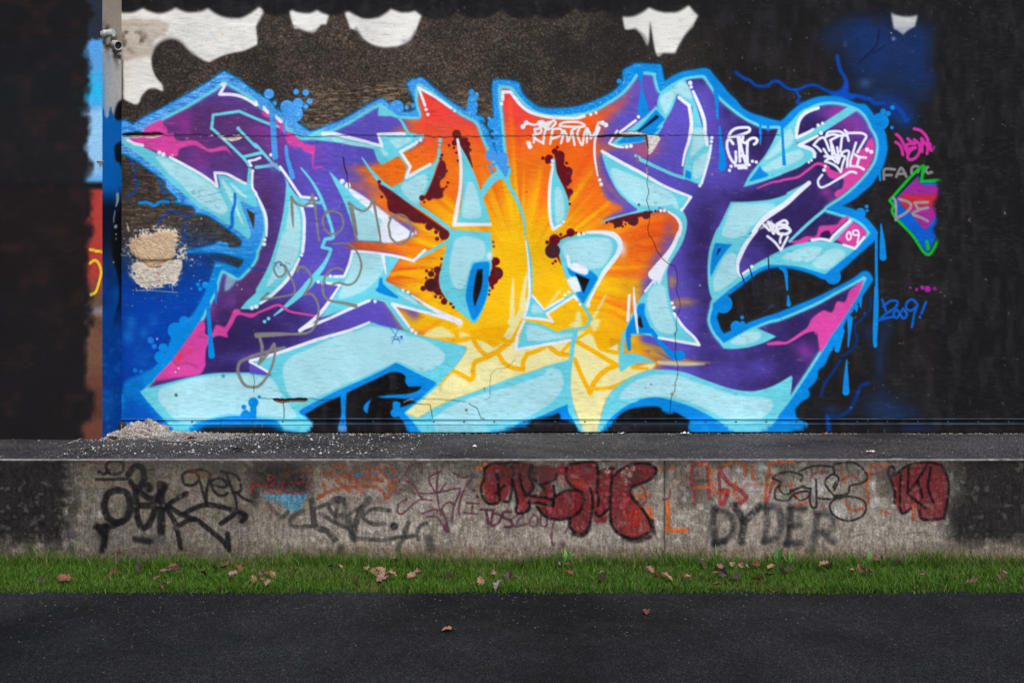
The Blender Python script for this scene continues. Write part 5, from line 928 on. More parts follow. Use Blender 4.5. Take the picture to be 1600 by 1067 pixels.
# ------------------------------------------------------------------ geometry of the place
WS=FPX/8.5                                 # survey units per metre on the back wall (depth 8.5 m)
FD=8.5*.832;FS=FPX/FD;FY=CAM[1]+FD         # retaining wall face
GZ=CAM[2]-1.60                             # ground level
ALB=.80                                    # paint albedo relative to its pictured tone
def wx(px): return (px-800.0)/WS
def wz(py): return CAM[2]-(py-474.0)/WS
def fx(px): return (px-800.0)/FS
def fz(py): return CAM[2]-(py-474.0)/FS
def sample(C,x,y):
    u=np.clip((x-C.x0)*C.S-.5,0,C.w-1.001);v=np.clip((y-C.y0)*C.S-.5,0,C.h-1.001)
    i=u.astype(int);j=v.astype(int);fu=(u-i)[...,None];fv=(v-j)[...,None];c=C.c
    return (c[j,i]*(1-fu)+c[j,i+1]*fu)*(1-fv)+(c[j+1,i]*(1-fu)+c[j+1,i+1]*fu)*fv
def samp1(A,C,x,y):
    i=np.clip(((x-C.x0)*C.S).astype(int),0,C.w-1);j=np.clip(((y-C.y0)*C.S).astype(int),0,C.h-1);return A[j,i]
def grid_faces(nx,ny):
    i=np.arange(nx*ny).reshape(ny,nx);return i[:-1,:-1],i[1:,:-1],i[1:,1:],i[:-1,1:]
def split_grid(P,colr,ids,names,mat,parent_of):
    """P (ny,nx,3); ids (ny-1,nx-1); one mesh per id, sharing nothing but the seam"""
    ny,nx=P.shape[:2];a,b,c,d=grid_faces(nx,ny);V=P.reshape(-1,3);K=colr.reshape(-1,3);out={}
    for k,nm in names.items():
        m=ids==k
        if not m.any(): continue
        F=np.stack([a[m],b[m],c[m],d[m]],1);u,inv=np.unique(F,return_inverse=True)
        out[k]=mesh_obj(nm,V[u],inv.reshape(F.shape),mat,parent_of(k),K[u],True)
    return out
def dilate(m,n=1):
    m=m.copy()
    for _ in range(n):
        q=m.copy();q[1:]|=m[:-1];q[:-1]|=m[1:];q[:,1:]|=m[:,:-1];q[:,:-1]|=m[:,1:];m=q
    return m
# ---- paint everything
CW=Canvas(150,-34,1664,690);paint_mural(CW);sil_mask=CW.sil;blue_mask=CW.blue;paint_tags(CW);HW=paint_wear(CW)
CP=Canvas(-12,-30,204,705);paint_pier(CP)
CL=Canvas(-60,708,1664,900);HL=paint_low(CL)
def lip_highlight(C,y,w,k):  # paints the sky light caught by a board lip as a pale line
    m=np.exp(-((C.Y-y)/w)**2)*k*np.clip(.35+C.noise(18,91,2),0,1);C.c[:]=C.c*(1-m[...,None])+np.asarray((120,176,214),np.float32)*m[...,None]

# ---- back wall
wall=empty('graffiti_wall',(0,0,0),'long rendered wall covered by a huge colourful graffiti mural above the asphalt ledge','wall')
x0,x1,y0,y1=190,1452,36,653
gx=np.linspace(x0,x1,1263);gy=np.linspace(y0,y1,618);XX,YY=np.meshgrid(gx,gy)
edge=np.clip(np.minimum.reduce([XX-x0,x1-XX,YY-y0,y1-YY])/5,0,1)
PW=np.stack([wx(XX),-samp1(HW,CW,XX,YY)*edge,wz(YY)],-1)
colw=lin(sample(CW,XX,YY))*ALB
cxm,cym=np.meshgrid((gx[1:]+gx[:-1])/2,(gy[1:]+gy[:-1])/2)
ids=np.zeros(cxm.shape,np.int32)
ids[samp1(blue_mask,CW,cxm,cym)>.5]=1
silc=samp1(sil_mask,CW,cxm,cym)>.5
b12=np.interp(cym,[90,170,215,260,300,375,410,440,490,525,700],[662,655,600,640,600,655,640,600,640,655,640])
b23=np.interp(cym,[90,250,278,370,400,470,500,560,700],[765,780,790,820,822,828,815,800,800])
b34=np.interp(cym,[90,150,190,260,310,330,370,420,470,535,600,700],[1035,1042,1045,1070,1082,1065,1072,1045,1050,1092,1010,1000])
ids[silc]=2;ids[silc&(cxm>b12)]=3;ids[silc&(cxm>b23)]=4;ids[silc&(cxm>b34)]=5
tagid={'ripmvm':6,'cat':7,'varti':8,'tds':9,'scrawl':10,'pen':11,'new':12,'far':13,'arrow':14,'year':15}
for nm,k in tagid.items(): ids[samp1(dilate(CW.marks[nm],2),CW,cxm,cym)]=k
mk=CW.mask('c0 330,-20 640,-60 830,-20 900,150 960,300 860,440 800,560 500,590 370,540 310,380 320,150',.3)
ids[samp1(mk,CW,cxm,cym)>.5]=16
names={0:'painted_ground',1:'painted_outline',2:'painted_letter',3:'painted_letter',4:'painted_letter',5:'painted_letter',16:'mortar_patch'}
names.update({k:'painted_tag' for k in range(6,16)});names[14]='painted_arrow'
tl={0:'black sprayed ground thin enough to show the old brown render',1:'bright blue outline with splashes and drips round the big letters',2:'first big letter, plum and violet with a pink zigzag and grey scrawl',3:'second big letter, orange to yellow with a tall pale blue triangle',4:'third big letter, yellow burst of rays with maroon bubbles',5:'last big letter, dark violet with a black mouth and pink patches',
    6:'white tag reading RIPMVM on the orange',7:'white tag reading CAT under a halo',8:'white tag reading VARTI on the pink bend',9:'small white tag reading TDS with an arrow',10:'thin grey scrawl reading MOMO and figures',11:'tiny blue pen notes on the pale blue',12:'magenta tag reading NEW',13:'grey word starting FAR',14:'green edged arrow in blue, purple and red with grey letters DE',15:'blue handwritten year 2009 with exclamation mark',16:'bare patch of beige mortar where something was torn off'}
for k,o in split_grid(PW,colw,ids,names,M_PAINT,lambda k:wall).items(): o['label']=tl[k]
# coarser stretch above and to the right, then plain black paint further on
def strip(px,py,name='painted_ground'):
    A,B=np.meshgrid(px,py);P=np.stack([wx(A),A*0,wz(B)],-1);K=lin(sample(CW,A,B))*ALB
    a,b,c,d=grid_faces(len(px),len(py));F=np.stack([q.ravel() for q in (a,b,c,d)],1)
    return P.reshape(-1,3),F,K.reshape(-1,3)
VV=[];FF=[];KK=[];nv=0
for px,py in ((np.linspace(x1,1640,95),np.linspace(-30,653,342)),(np.linspace(190,x1,632),np.linspace(-30,y0,34)),(np.array([1640,2700.]),np.array([-30,653.])),(np.array([190,2700.]),np.array([-300,-30.]))):
    V,F,K=strip(px,py);VV.append(V);FF.append(F+nv);KK.append(K);nv+=len(V)
o=mesh_obj('painted_ground',np.concatenate(VV),np.concatenate(FF),M_PAINT,wall,np.concatenate(KK),True);o['label']='plain black paint beyond the mural'
V,F=box(wx(190),wx(2700),.045,.34,-.9,wz(-300)+.02);mesh_obj('wall_body',V,F,M_CAP,wall)
V,F=box(wx(190),wx(2700)+.04,-.05,.38,wz(-300)+.022,wz(-300)+.10);mesh_obj('coping',V,F,M_CAP,wall)
# ---- base boards along the foot of the wall: lip, hollow, lip, board
lip_highlight(CW,653.6,.7,.5);lip_highlight(CW,661.8,.7,.45)  # highlights of the two lips, put into the board colour
prof=[(653,.000),(653,-.012),(653.6,-.016),(654.8,-.016),(655.3,-.010),(656,-.004),(658,-.003),(660.2,-.004),(661,-.012),(661.4,-.022),(662.4,-.024),(663.2,-.020),(668,-.020),(674.2,-.021),(675,-.017),(675,.02)]
seams=[190,346,831,1256,1745,2230,2700]
M_BOLT=mat_plain('painted_bolt',(.05,.055,.06),.5,90,.3)
for i in range(len(seams)-1):
    a,b=seams[i]+.35,seams[i+1]-.35;dz=[.5,.0,-.4,.6,0,0][i];out=[0,-.003,.001,-.002,0,0][i]
    px=np.linspace(a,b,int((b-a)/1.5)+2) if a<1660 else np.array([a,b])
    py=np.array([p[0] for p in prof])+dz;yy=np.array([p[1] for p in prof])+out
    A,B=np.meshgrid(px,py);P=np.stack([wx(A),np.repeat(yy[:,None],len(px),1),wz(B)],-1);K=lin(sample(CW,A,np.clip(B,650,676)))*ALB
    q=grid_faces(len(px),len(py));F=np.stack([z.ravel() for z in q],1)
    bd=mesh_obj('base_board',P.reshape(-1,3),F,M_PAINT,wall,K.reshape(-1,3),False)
    # closed ends
    for xe,s in ((a,0),(b,1)):
        n=len(prof);E=[(wx(xe),yy[j],wz(py[j])) for j in range(n)]
    for bx in np.arange(678-47.2*12,1900,47.2):
        if a+6<bx<b-6:
            n=10;r=.0062;Vb=[];
            for k,(rr,dy) in enumerate(((r,-.001),(r,-.007),(r*.6,-.0095))):
                for j in range(n): t=2*math.pi*j/n;Vb.append((wx(bx)+rr*math.cos(t),-.003+dy,wz(658.6)+rr*math.sin(t)))
            Fb=[]
            for k in range(2):
                for j in range(n): Fb.append((k*n+j,k*n+(j+1)%n,(k+1)*n+(j+1)%n,(k+1)*n+j))
            Fb.append(tuple(range(2*n,3*n)));mesh_obj('bolt',Vb,Fb,M_BOLT,bd)
V,F=box(wx(190),wx(2700),.0,.044,-.05,wz(673));mesh_obj('gap_shade',V,F,M_DARK,wall)  # black strip stands in for the shade in the gap under the boards

# ---- adjoining building whose corner pier closes the mural on the left
PX=wx(190);PY=-.40;dpt=8.1
pier=empty('corner_pier',(PX,PY,0),'projecting building corner painted pale blue above and red below, beside the mural','wall')
ny=500;dn=31;dd=np.linspace(8.5,dpt,dn);zz=np.linspace(wz(-300),-.03,ny)
D,Z=np.meshgrid(dd,zz);px=800+PX*FPX/D;py=474+(CAM[2]-Z)*FPX/D
P=np.stack([np.full_like(D,PX),D-8.5,Z],-1);K=lin(sample(CP,np.clip(px,160.4,189.6),py))*ALB
a,b,c,d=grid_faces(dn,ny);F=np.stack([q.ravel() for q in (a,d,c,b)],1)
o=mesh_obj('side_face',P.reshape(-1,3),F,M_PAINT,pier,K.reshape(-1,3),True);o['label']='narrow side face sprayed blue and black'
xs=np.concatenate([np.linspace(PX,PX-.12,26),np.linspace(PX-.14,PX-.78,33)[0:],[-9.0]]);Xg,Z=np.meshgrid(xs,zz)
px=800+Xg*FPX/dpt;py=474+(CAM[2]-Z)*FPX/dpt;K=lin(sample(CP,np.clip(px,0,159.2),py))*ALB
P=np.stack([Xg,np.full_like(Xg,PY),Z],-1);a,b,c,d=grid_faces(len(xs),ny);F=np.stack([q.ravel() for q in (a,d,c,b)],1)
o=mesh_obj('front_face',P.reshape(-1,3),F,M_PAINT,pier,K.reshape(-1,3),True);o['label']='front face with a light blue band above red, then black'
V,F=box(-9,PX-.004,PY+.004,.34,-.9,wz(-300));mesh_obj('wall_body',V,F,M_CAP,pier)
V,F=box(-9,PX+.03,PY-.05,.38,wz(-300)+.002,wz(-300)+.08);mesh_obj('coping',V,F,M_CAP,pier)

# ---- retaining wall in front
low=empty('retaining_wall',(0,FY,GZ),'low grey concrete retaining wall covered in overlapping old tags behind the grass','wall')
gx=np.linspace(-50,1655,1640);gy=np.linspace(719.4,892,166);XX,YY=np.meshgrid(gx,gy)
P=np.stack([fx(XX),FY-samp1(HL,CL,XX,YY)*np.clip((YY-719.4)/4,0,1),fz(YY)],-1)
P[:,:,1]+=.010*np.exp(-((XX-1038)/1.0)**2)
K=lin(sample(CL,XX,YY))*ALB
cxm,cym=np.meshgrid((gx[1:]+gx[:-1])/2,(gy[1:]+gy[:-1])/2)
ids=np.where(cxm<1038,0,1).astype(np.int32)
lt={'rust':'rust orange bubble tag with blue dots','bubble':'blue patch with dark red scribble','loop':'small black looped tag at the top corner','sock':'heavy black tag with a big O and K','oper':'thin black tag reading OPER','grey':'faded dark grey tag with a K','violet':'thin violet tag and the letters TDS 2007','orange':'orange L and other orange strokes','red':'big dark red bubble letters outlined in black','faded':'faded red and orange letters','outline':'thin black outlined bubble letters','dyder':'soft black capitals reading DYDER','redright':'dark red letters with black edges at the far end'}
for k,nm in enumerate(lt): ids[samp1(dilate(CL.marks[nm],1),CL,cxm,cym)]=k+2
nm={0:'concrete_panel',1:'concrete_panel'};nm.update({k+2:'painted_tag' for k in range(len(lt))})
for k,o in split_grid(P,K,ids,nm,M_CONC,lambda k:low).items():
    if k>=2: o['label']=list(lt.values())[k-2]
M_EDGE=mat_plain('worn_concrete_edge',(.145,.135,.12),.85,30,.55,.6,.004)
V=[];rg=np.random.default_rng(5)
exs=np.linspace(-9,9,700);n=len(exs);wob=np.convolve(rg.normal(0,.006,n),np.ones(5)/5,'same')+rg.normal(0,.0012,n);ch=rg.random(n)<.03;wob[ch]-=.010;wob[1:][ch[:-1]]-=.006
E=np.zeros((4,n,3),np.float32)
for j,(dy,dz) in enumerate(((0,0),(-.001,.0045),(.004,.0085),(.020,.0088))):
    E[j,:,0]=exs;E[j,:,1]=FY+dy+(wob*-.5 if j<3 else 0);E[j,:,2]=fz(719.4)+dz+(wob if j in(1,2) else 0)
a,b,c,d=grid_faces(n,4);F=np.stack([q.ravel() for q in (a,d,c,b)],1);mesh_obj('concrete_edge',E.reshape(-1,3),F,M_EDGE,low,None,True)
for xa,xb in ((-9,fx(-50)),(fx(1655),9)):
    V,F=box(xa,xb,FY,FY+.2,-1.2,fz(719.4));o=mesh_obj('concrete_panel',V,F,M_CONC,low,np.tile(np.asarray([[.042,.040,.040]],np.float32),(8,1)))
V,F=box(-9,9,FY+.05,FY+.25,-1.3,-.03);mesh_obj('wall_body',V,F,M_CAP,low)

# ---- ledge, ground, path
M_ASPH=mat_asphalt('ledge_asphalt',(.040,.0370,.0365),(4.2,4.1,4.0));M_PATH=mat_asphalt('path_asphalt',(.013,.013,.0138),(3.0,3.0,3.0))
nx,nyy=260,40;xs=np.linspace(-9,9,nx);ys=np.linspace(FY+.019,.03,nyy);A,B=np.meshgrid(xs,ys)
Zl=-.001+.0025*np.sin(A*3.1+B*4)+.0025*np.sin(A*7.3-B*6)
o=mesh_obj('ledge',np.stack([A,B,Zl],-1).reshape(-1,3),np.stack([q.ravel() for q in grid_faces(nx,nyy)],1)[:,::-1].copy()[:, [3,2,1,0]],M_ASPH,None,None,True)
tag(o,'strip of dark gritty asphalt on top of the low concrete wall','ledge',None,'structure')
M_SOIL=mat_plain('damp_soil',(.028,.024,.014),.95,30,.4,.8,.02,.1)
V=[(-300,-400,GZ-.03),(300,-400,GZ-.03),(300,FY+.04,GZ-.03),(-300,FY+.04,GZ-.03)]
tag(mesh_obj('ground',V,[(0,1,2,3)],M_SOIL),'dark damp soil under the grass','ground',None,'structure')
PA,PB=-2.06,-4.8
xs=np.linspace(-14,14,300);w=.03*np.sin(xs*2.2)+.02*np.sin(xs*5.7+1)+rg.normal(0,.008,300)
V=np.concatenate([np.stack([xs,PA+w,np.full(300,GZ-.012)],1),np.stack([xs,np.full(300,PB),np.full(300,GZ-.012)],1)])
i=np.arange(299);F=np.stack([i,i+300,i+301,i+1],1)
tag(mesh_obj('path',V,F,M_PATH),'dark asphalt footpath along the near edge of the grass','path',None,'structure')

# ---- grass: single bent blades, denser than one could count
def blades(n,xa,xb,ya,yb,seed,hmin,hmax):
    r=np.random.default_rng(seed)
    x=r.uniform(xa,xb,n);y=r.uniform(ya,yb,n)
    cl=np.sin(x*3.3+1.2*np.sin(y*5))*.5+np.sin(x*8.1+y*9)*.3+r.normal(0,.35,n)
    h=hmin+(hmax-hmin)*np.clip(.45+.36*cl,0.02,1.15)*r.uniform(.5,1.15,n);wd=r.uniform(.0016,.0034,n)
    az=r.uniform(0,2*math.pi,n);ln=r.uniform(.15,.8,n)*h;la=r.uniform(0,2*math.pi,n)
    dx,dy=np.cos(az)*wd,np.sin(az)*wd;lx,ly=np.cos(la)*ln,np.sin(la)*ln
    V=np.zeros((n,5,3),np.float32)
    V[:,0]=np.stack([x-dx,y-dy,np.full(n,GZ-.03)],1);V[:,1]=np.stack([x+dx,y+dy,np.full(n,GZ-.03)],1)
    V[:,2]=np.stack([x+lx*.35-dx*.8,y+ly*.35-dy*.8,GZ-.03+h*.62],1);V[:,3]=np.stack([x+lx*.35+dx*.8,y+ly*.35+dy*.8,GZ-.03+h*.62],1)
    V[:,4]=np.stack([x+lx,y+ly,GZ-.03+h],1)
    keep=(np.sin(x*2.1+3*np.sin(y*3))+np.sin(x*6.3+y*11)*.6+r.normal(0,.6,n))>-1.45;V=V[keep];x=x[keep];y=y[keep];n=len(x)
    b=np.arange(n)[:,None]*5;F=np.concatenate([b+np.array([[0,1,3]]),b+np.array([[0,3,2]]),b+np.array([[2,3,4]])],0)
    g=r.random((n,1));c=np.array([[.024,.072,.005]])*(1-g)+np.array([[.082,.168,.011]])*g
    pt=np.clip(np.sin(x*4.1+2*np.sin(x*1.3)+y*6)-.55,0,1)[:,None]*1.1;c=c*(1-pt)+np.array([[.095,.125,.020]])*pt
    dry=r.random(n)<.05;c[dry]=np.array([.16,.12,.05])*r.uniform(.6,1.2,(dry.sum(),1))
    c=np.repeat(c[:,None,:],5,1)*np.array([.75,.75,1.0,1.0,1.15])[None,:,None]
    return V.reshape(-1,3),F,c.reshape(-1,3)
VV=[];FF=[];KK=[];nv=0
for args in ((84000,-4.3,4.3,PA-.03,FY-.03,11,.035,.085),(9000,-4.3,4.3,FY-.16,FY-.006,12,.05,.15),(1100,-4.2,4.2,FY-.12,FY-.01,13,.10,.20),(9000,-9,-4.3,PA,FY-.03,14,.035,.085),(9000,4.3,9,PA,FY-.03,15,.035,.085),(5000,-4.3,4.3,PA-.07,PA+.04,16,.02,.06)):
    V,F,K=blades(*args);VV.append(V);FF.append(F+nv);KK.append(K);nv+=len(V)
M_GRASS=mat_attr('grass_blade',.55,.25,.25)
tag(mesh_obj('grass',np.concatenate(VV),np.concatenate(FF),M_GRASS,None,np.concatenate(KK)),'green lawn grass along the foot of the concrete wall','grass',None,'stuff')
V=[(-300,-400,GZ-.02),(300,-400,GZ-.02),(300,PB-.02,GZ-.02),(-300,PB-.02,GZ-.02)]
tag(mesh_obj('lawn',V,[(0,1,2,3)],mat_plain('lawn_green',(.035,.075,.012),.9,25,.3,.6,.02,.1)),'open lawn behind the footpath','lawn',None,'structure')

# ---- grit on the ledge and the heap of fallen plaster
def stones(n,xf,yf,sf,seed,cols,zf=None):
    r=np.random.default_rng(seed);x=xf(r,n);y=yf(r,n);s=sf(r,n);z=zf(x,y) if zf else np.zeros(n)
    base=np.array([(1,0,0),(-1,0,0),(0,1,0),(0,-1,0),(0,0,1),(0,0,-1)],np.float32)
    V=base[None]*s[:,None,None]*r.uniform(.45,1.25,(n,6,1))
    t=r.uniform(0,6.28,n);ct,st=np.cos(t)[:,None],np.sin(t)[:,None];vx=V[:,:,0]*ct-V[:,:,1]*st;vy=V[:,:,0]*st+V[:,:,1]*ct
    tl=r.normal(0,.5,(n,1));vz=V[:,:,2]*.75+vx*tl*.4
    V=np.stack([vx+x[:,None],vy+y[:,None],vz+(z+s*.25)[:,None]],-1)
    f=np.array([(0,2,4),(2,1,4),(1,3,4),(3,0,4),(2,0,5),(1,2,5),(3,1,5),(0,3,5)]);F=(np.arange(n)[:,None,None]*6+f[None]).reshape(-1,3)
    c=np.asarray(cols)[r.integers(0,len(cols),n)]*r.uniform(.75,1.15,(n,1));K=np.repeat(c[:,None,:],6,1).reshape(-1,3)
    return V.reshape(-1,3).astype(np.float32),F,K
M_STONE=mat_attr('chipped_plaster',.9,.15)
pal=[(.31,.28,.25),(.24,.21,.18),(.36,.34,.32),(.18,.145,.11)]
LX=wx(190)
def heap(x,y):
    u=(x-wx(231))/(.175+.03*np.sin(x*31));v=(y+.03)/.24
    h=(.070+.010*np.sin(x*47+1)+.006*np.sin(x*90+y*60))*np.clip(1-np.abs(u)**2.4,0,1)*np.clip(1-np.clip(v*-1,0,2)**1.1,0,1)
    u2=(x-wx(215))/.62;h2=.016*np.exp(-u2**2)*np.exp(-((y+.16)/.26)**2);return np.maximum(h,0)+h2*(.7+.5*np.sin(x*19+y*23)**2)
nx,ny2=70,36;xs=np.linspace(LX-.02,LX+1.05,nx);ys=np.linspace(-.62,-.001,ny2);A,B=np.meshgrid(xs,ys);rr=np.random.default_rng(3)
Zh=heap(A,B)+rr.normal(0,.004,A.shape)*(heap(A,B)>.012)-.006
c=np.repeat(np.array([[.19,.165,.14]]),nx*ny2,0)*rr.uniform(.7,1.2,(nx*ny2,1))
parts=[(np.stack([A,B,Zh],-1).reshape(-1,3),np.stack([q.ravel() for q in grid_faces(nx,ny2)],1),c)]
V1=parts[0]
T1=np.concatenate([V1[1][:,[0,2,1]],V1[1][:,[0,3,2]]])
S1=stones(5200,lambda r,n:np.clip(r.normal(wx(231),.15,n),LX+.005,9),lambda r,n:np.clip(-np.abs(r.normal(0,.14,n))-.012,-.6,-.012),lambda r,n:r.uniform(.004,.011,n)*(1+1.0*(r.random(n)<.10)),21,pal,heap)
S2=stones(3000,lambda r,n:np.clip(r.normal(wx(250),.55,n),LX-.15,9),lambda r,n:np.clip(-np.abs(r.normal(0,.26,n))-.02,-1.2,-.012),lambda r,n:r.uniform(.002,.007,n),22,pal,heap)
V=np.concatenate([V1[0],S1[0],S2[0]]);F=np.concatenate([T1,S1[1]+len(V1[0]),S2[1]+len(V1[0])+len(S1[0])]);K=np.concatenate([V1[2],S1[2],S2[2]])
tag(mesh_obj('rubble',V,F,M_STONE,None,K),'heap of crumbled pale plaster in the corner at the foot of the wall','rubble',None,'stuff')
def xg(r,n):
    k=r.random(n);return np.where(k<.45,-3.0+np.abs(r.normal(0,1.5,n)),r.uniform(-4.2,4.2,n))
S1=stones(7500,xg,lambda r,n:r.uniform(FY+.04,-.02,n),lambda r,n:r.uniform(.0010,.0034,n)*(1+1.3*(r.random(n)<.05)),31,[(.28,.265,.25),(.18,.17,.165),(.40,.39,.375),(.10,.10,.10)])
S2=stones(1500,lambda r,n:r.uniform(-2.85,4.2,n),lambda r,n:-np.abs(r.normal(0,.035,n))-.024,lambda r,n:r.uniform(.002,.006,n),32,[(.40,.37,.33),(.30,.27,.24),(.20,.17,.14)])
S3=stones(900,lambda r,n:r.uniform(-2.9,-.6,n),lambda r,n:r.uniform(-1.2,-.05,n),lambda r,n:r.uniform(.004,.009,n)*r.choice([1,1,1.6],n),33,[(.03,.028,.027),(.05,.045,.04),(.42,.40,.38)])
V=np.concatenate([S1[0],S2[0],S3[0]]);F=np.concatenate([S1[1],S2[1]+len(S1[0]),S3[1]+len(S1[0])+len(S2[0])]);K=np.concatenate([S1[2],S2[2],S3[2]])
S4=stones(2600,lambda r,n:r.uniform(-4.2,4.2,n),lambda r,n:PA-.06-np.abs(r.normal(0,.5,n)),lambda r,n:r.uniform(.002,.006,n),34,[(.05,.05,.05),(.03,.03,.03),(.08,.075,.07)])
V4=S4[0]+np.array([0,0,GZ-.012],np.float32)
tag(mesh_obj('path_grit',V4,S4[1],M_STONE,None,S4[2]),'small stones lying loose on the dark footpath','grit',None,'stuff')
tag(mesh_obj('grit',V,F,M_STONE,None,K),'loose pale grit scattered over the asphalt ledge','grit',None,'stuff')

# ---- two cut pipe ends high in the corner
def tube(name,p0,p1,r0,r1,mat,parent,inner=None,n=20,close0=True):
    a=Vector(p1)-Vector(p0);L=a.length;q=a.to_track_quat('Z','Y');V=[];F=[]
    rings=[(0,r0),(L*.5,(r0+r1)/2),(L-.004,r1),(L,r1*.96)]
    if inner: rings+=[(L-.001,inner),(L*.25,inner*.92)]
    for z,rad in rings:
        for j in range(n):
            t=2*math.pi*j/n;V.append(Vector(p0)+q@Vector((rad*math.cos(t),rad*math.sin(t),z)))
    for k in range(len(rings)-1):
        for j in range(n): F.append((k*n+j,k*n+(j+1)%n,(k+1)*n+(j+1)%n,(k+1)*n+j))
    F.append(tuple(range((len(rings)-1)*n,len(rings)*n)))
    o=mesh_obj(name,V,F,mat,parent,None,False);return o
M_PVC=mat_plain('weathered_grey_plastic',(.40,.40,.38),.6,50,.25);M_RIM=mat_plain('pipe_mouth_shade',(.015,.015,.018),.9)  # the near-black stands in for shade inside the open pipe
def at(px,py,d): return Vector(((px-800)/FPX*d,d-8.5,CAM[2]-(py-474)/FPX*d))
p=at(163.5,54,8.13);q=at(176.5,53.5,8.12)
e1=empty('pipe_stub',(PX,p.y,p.z),'short capped grey pipe end sticking out of the stained top corner of the blue pier','pipe')
tube('pipe',(PX-.03,p.y,p.z),(PX+.075,p.y-.03,p.z+.004),.0245,.0245,M_PVC,e1)
tube('cap',(PX+.048,p.y-.022,p.z+.003),(PX+.078,p.y-.031,p.z+.004),.0270,.0270,M_PVC,e1)
tube('collar',(PX-.004,p.y-.001,p.z),(PX+.022,p.y-.008,p.z),.034,.031,mat_plain('pinkish_mortar',(.33,.27,.22),.9,60,.3),e1)
p=at(181.5,71,8.36)
e2=empty('pipe_stub',(PX,p.y,p.z),'open cut pipe end with a dark mouth just below the capped pipe','pipe')
o2=tube('pipe',(PX-.04,p.y+.01,p.z+.012),(PX+.055,p.y-.085,p.z-.022),.033,.033,M_PVC,e2,.027)
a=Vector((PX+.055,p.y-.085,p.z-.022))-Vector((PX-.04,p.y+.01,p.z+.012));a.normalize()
tube('mouth',Vector((PX+.055,p.y-.085,p.z-.022))-a*.05,Vector((PX+.055,p.y-.085,p.z-.022))-a*.012,.0262,.0262,M_RIM,e2)  # dark plug paints the shaded hollow of the pipe
# ---- small hook on the pier edge, broken post end at its foot
p=at(158.2,254,8.1)
hk=empty('wall_hook',(p.x,PY,p.z),'tiny rusty bent hook on the pale blue edge of the corner pier','hook')
M_RUST=mat_plain('rusty_steel',(.20,.12,.07),.7,80,.4)
tube('plate',(p.x-.03,PY-.002,p.z+.006),(p.x+.022,PY-.012,p.z+.006),.0045,.004,M_RUST,hk,None,8);tube('hook_tip',(p.x-.002,PY-.010,p.z+.004),(p.x+.001,PY-.016,p.z-.026),.009,.003,M_RUST,hk,None,8)
ps=empty('broken_post',(wx(193.5),-.05,0),'short dark brown broken post end standing in the corner beside the rubble heap','post')
V=[];F=[];n=12;rg=np.random.default_rng(9)
for z,rad in ((-.02,.036),(.03,.031),(.062,.027),(.085,.023)):
    for j in range(n):
        t=2*math.pi*j/n;V.append((wx(193.5)+rad*math.cos(t)*(.9 if j%3 else 1.08)+.005,-.05+rad*math.sin(t)*.9,z+(rg.normal(0,.006) if z>.08 else 0)))
for k in range(3):
    for j in range(n): F.append((k*n+j,k*n+(j+1)%n,(k+1)*n+(j+1)%n,(k+1)*n+j))
F.append(tuple(range(3*n,4*n)));mesh_obj('post_end',V,F,mat_plain('rotten_wood',(.035,.024,.018),.85,45,.5,.9,.01),ps)
V,F=box(wx(195),wx(195)+.006,-.084,-.078,0,.075);mesh_obj('splinter',V,F,mat_plain('pale_split_wood',(.22,.16,.09),.8,45,.3),ps)

# ---- fallen leaves, one object each
LM={}
def leaf_mesh(kind,colname,col):
    key=(kind,colname)
    if key in LM: return LM[key]
    r=np.random.default_rng(100+kind);V=[];F=[]
    lobes=[(0,.0,.0),(.10,.10,.01),(.22,.34,.05),(.34,.20,.03),(.48,.40,.07),(.62,.22,.04),(.76,.28,.06),(.88,.12,.03),(1.0,.0,.0)]
    cup=r.uniform(.2,.9);bend=r.uniform(-.5,.6);m=len(lobes)
    for s,w,zz in lobes:
        w*=r.uniform(.8,1.2);x=s-.5;zc=.25*bend*math.sin(s*math.pi)+r.normal(0,.015)
        V+=[(x,0,zc),(x+r.normal(0,.03),w,zc+cup*w*.9+r.normal(0,.04)),(x+r.normal(0,.03),-w,zc+cup*w*.7+r.normal(0,.04))]
    for i in range(m-1):
        F+=[(3*i,3*i+3,3*i+4,3*i+1),(3*i,3*i+2,3*i+5,3*i+3)]
    k=len(V);V+=[(-.5,.012,0),(-.5,-.012,0),(-.78,0,.06)];F+=[(k,k+1,k+2)]
    me=bpy.data.meshes.new('fallen_leaf');me.from_pydata(V,[],F);me.materials.append(col);LM[key]=me;return me
def leaf_mat(name,c):
    t=NT(name);v=t.mul(c,t.ramp(t.noise(120,4),[(.3,.6),(.7,1.35)]));return t.done(v,.6,t.bump(t.noise(260,3),.4,.002),.3)
LC={'pinkish brown':leaf_mat('leaf_pinkish_brown',(.20,.105,.080)),'tan':leaf_mat('leaf_tan',(.22,.12,.065)),'dark brown':leaf_mat('leaf_dark_brown',(.032,.016,.012)),'greyish mauve':leaf_mat('leaf_mauve',(.17,.125,.125)),'rusty':leaf_mat('leaf_rusty',(.13,.045,.022))}
spots='''e0 330,925 590,915 610,952 465,1000 895,945 985,910 1050,965 1090,920 1040,1000 1210,1000 1305,970 1355,970 130,960 520,940 1540,930 815,975 1255,1000
e1 700,868 590,948 270,915 210,930 400,1010 605,992 662,990 870,965 825,975 1110,980 1450,965 1580,990 1360,1015 530,975 470,940
e2 85,890 425,905 350,905 440,960 690,950 712,968 15,1000 1160,965 1195,1000 1345,992 1050,942 1105,962 1570,960 1590,915 1460,895 690,1005
e3 95,905 165,905 210,925 280,895 390,905 25,965 120,985 285,1012 470,945 530,930 800,905 830,925 1015,925 1090,925 1135,955 1205,862 1375,885 1565,960 375,965'''
extra='p 700,985 1010,958 60,908 100,903 1480,905 1520,912 1570,900 260,914 420,912 780,913 1120,914'
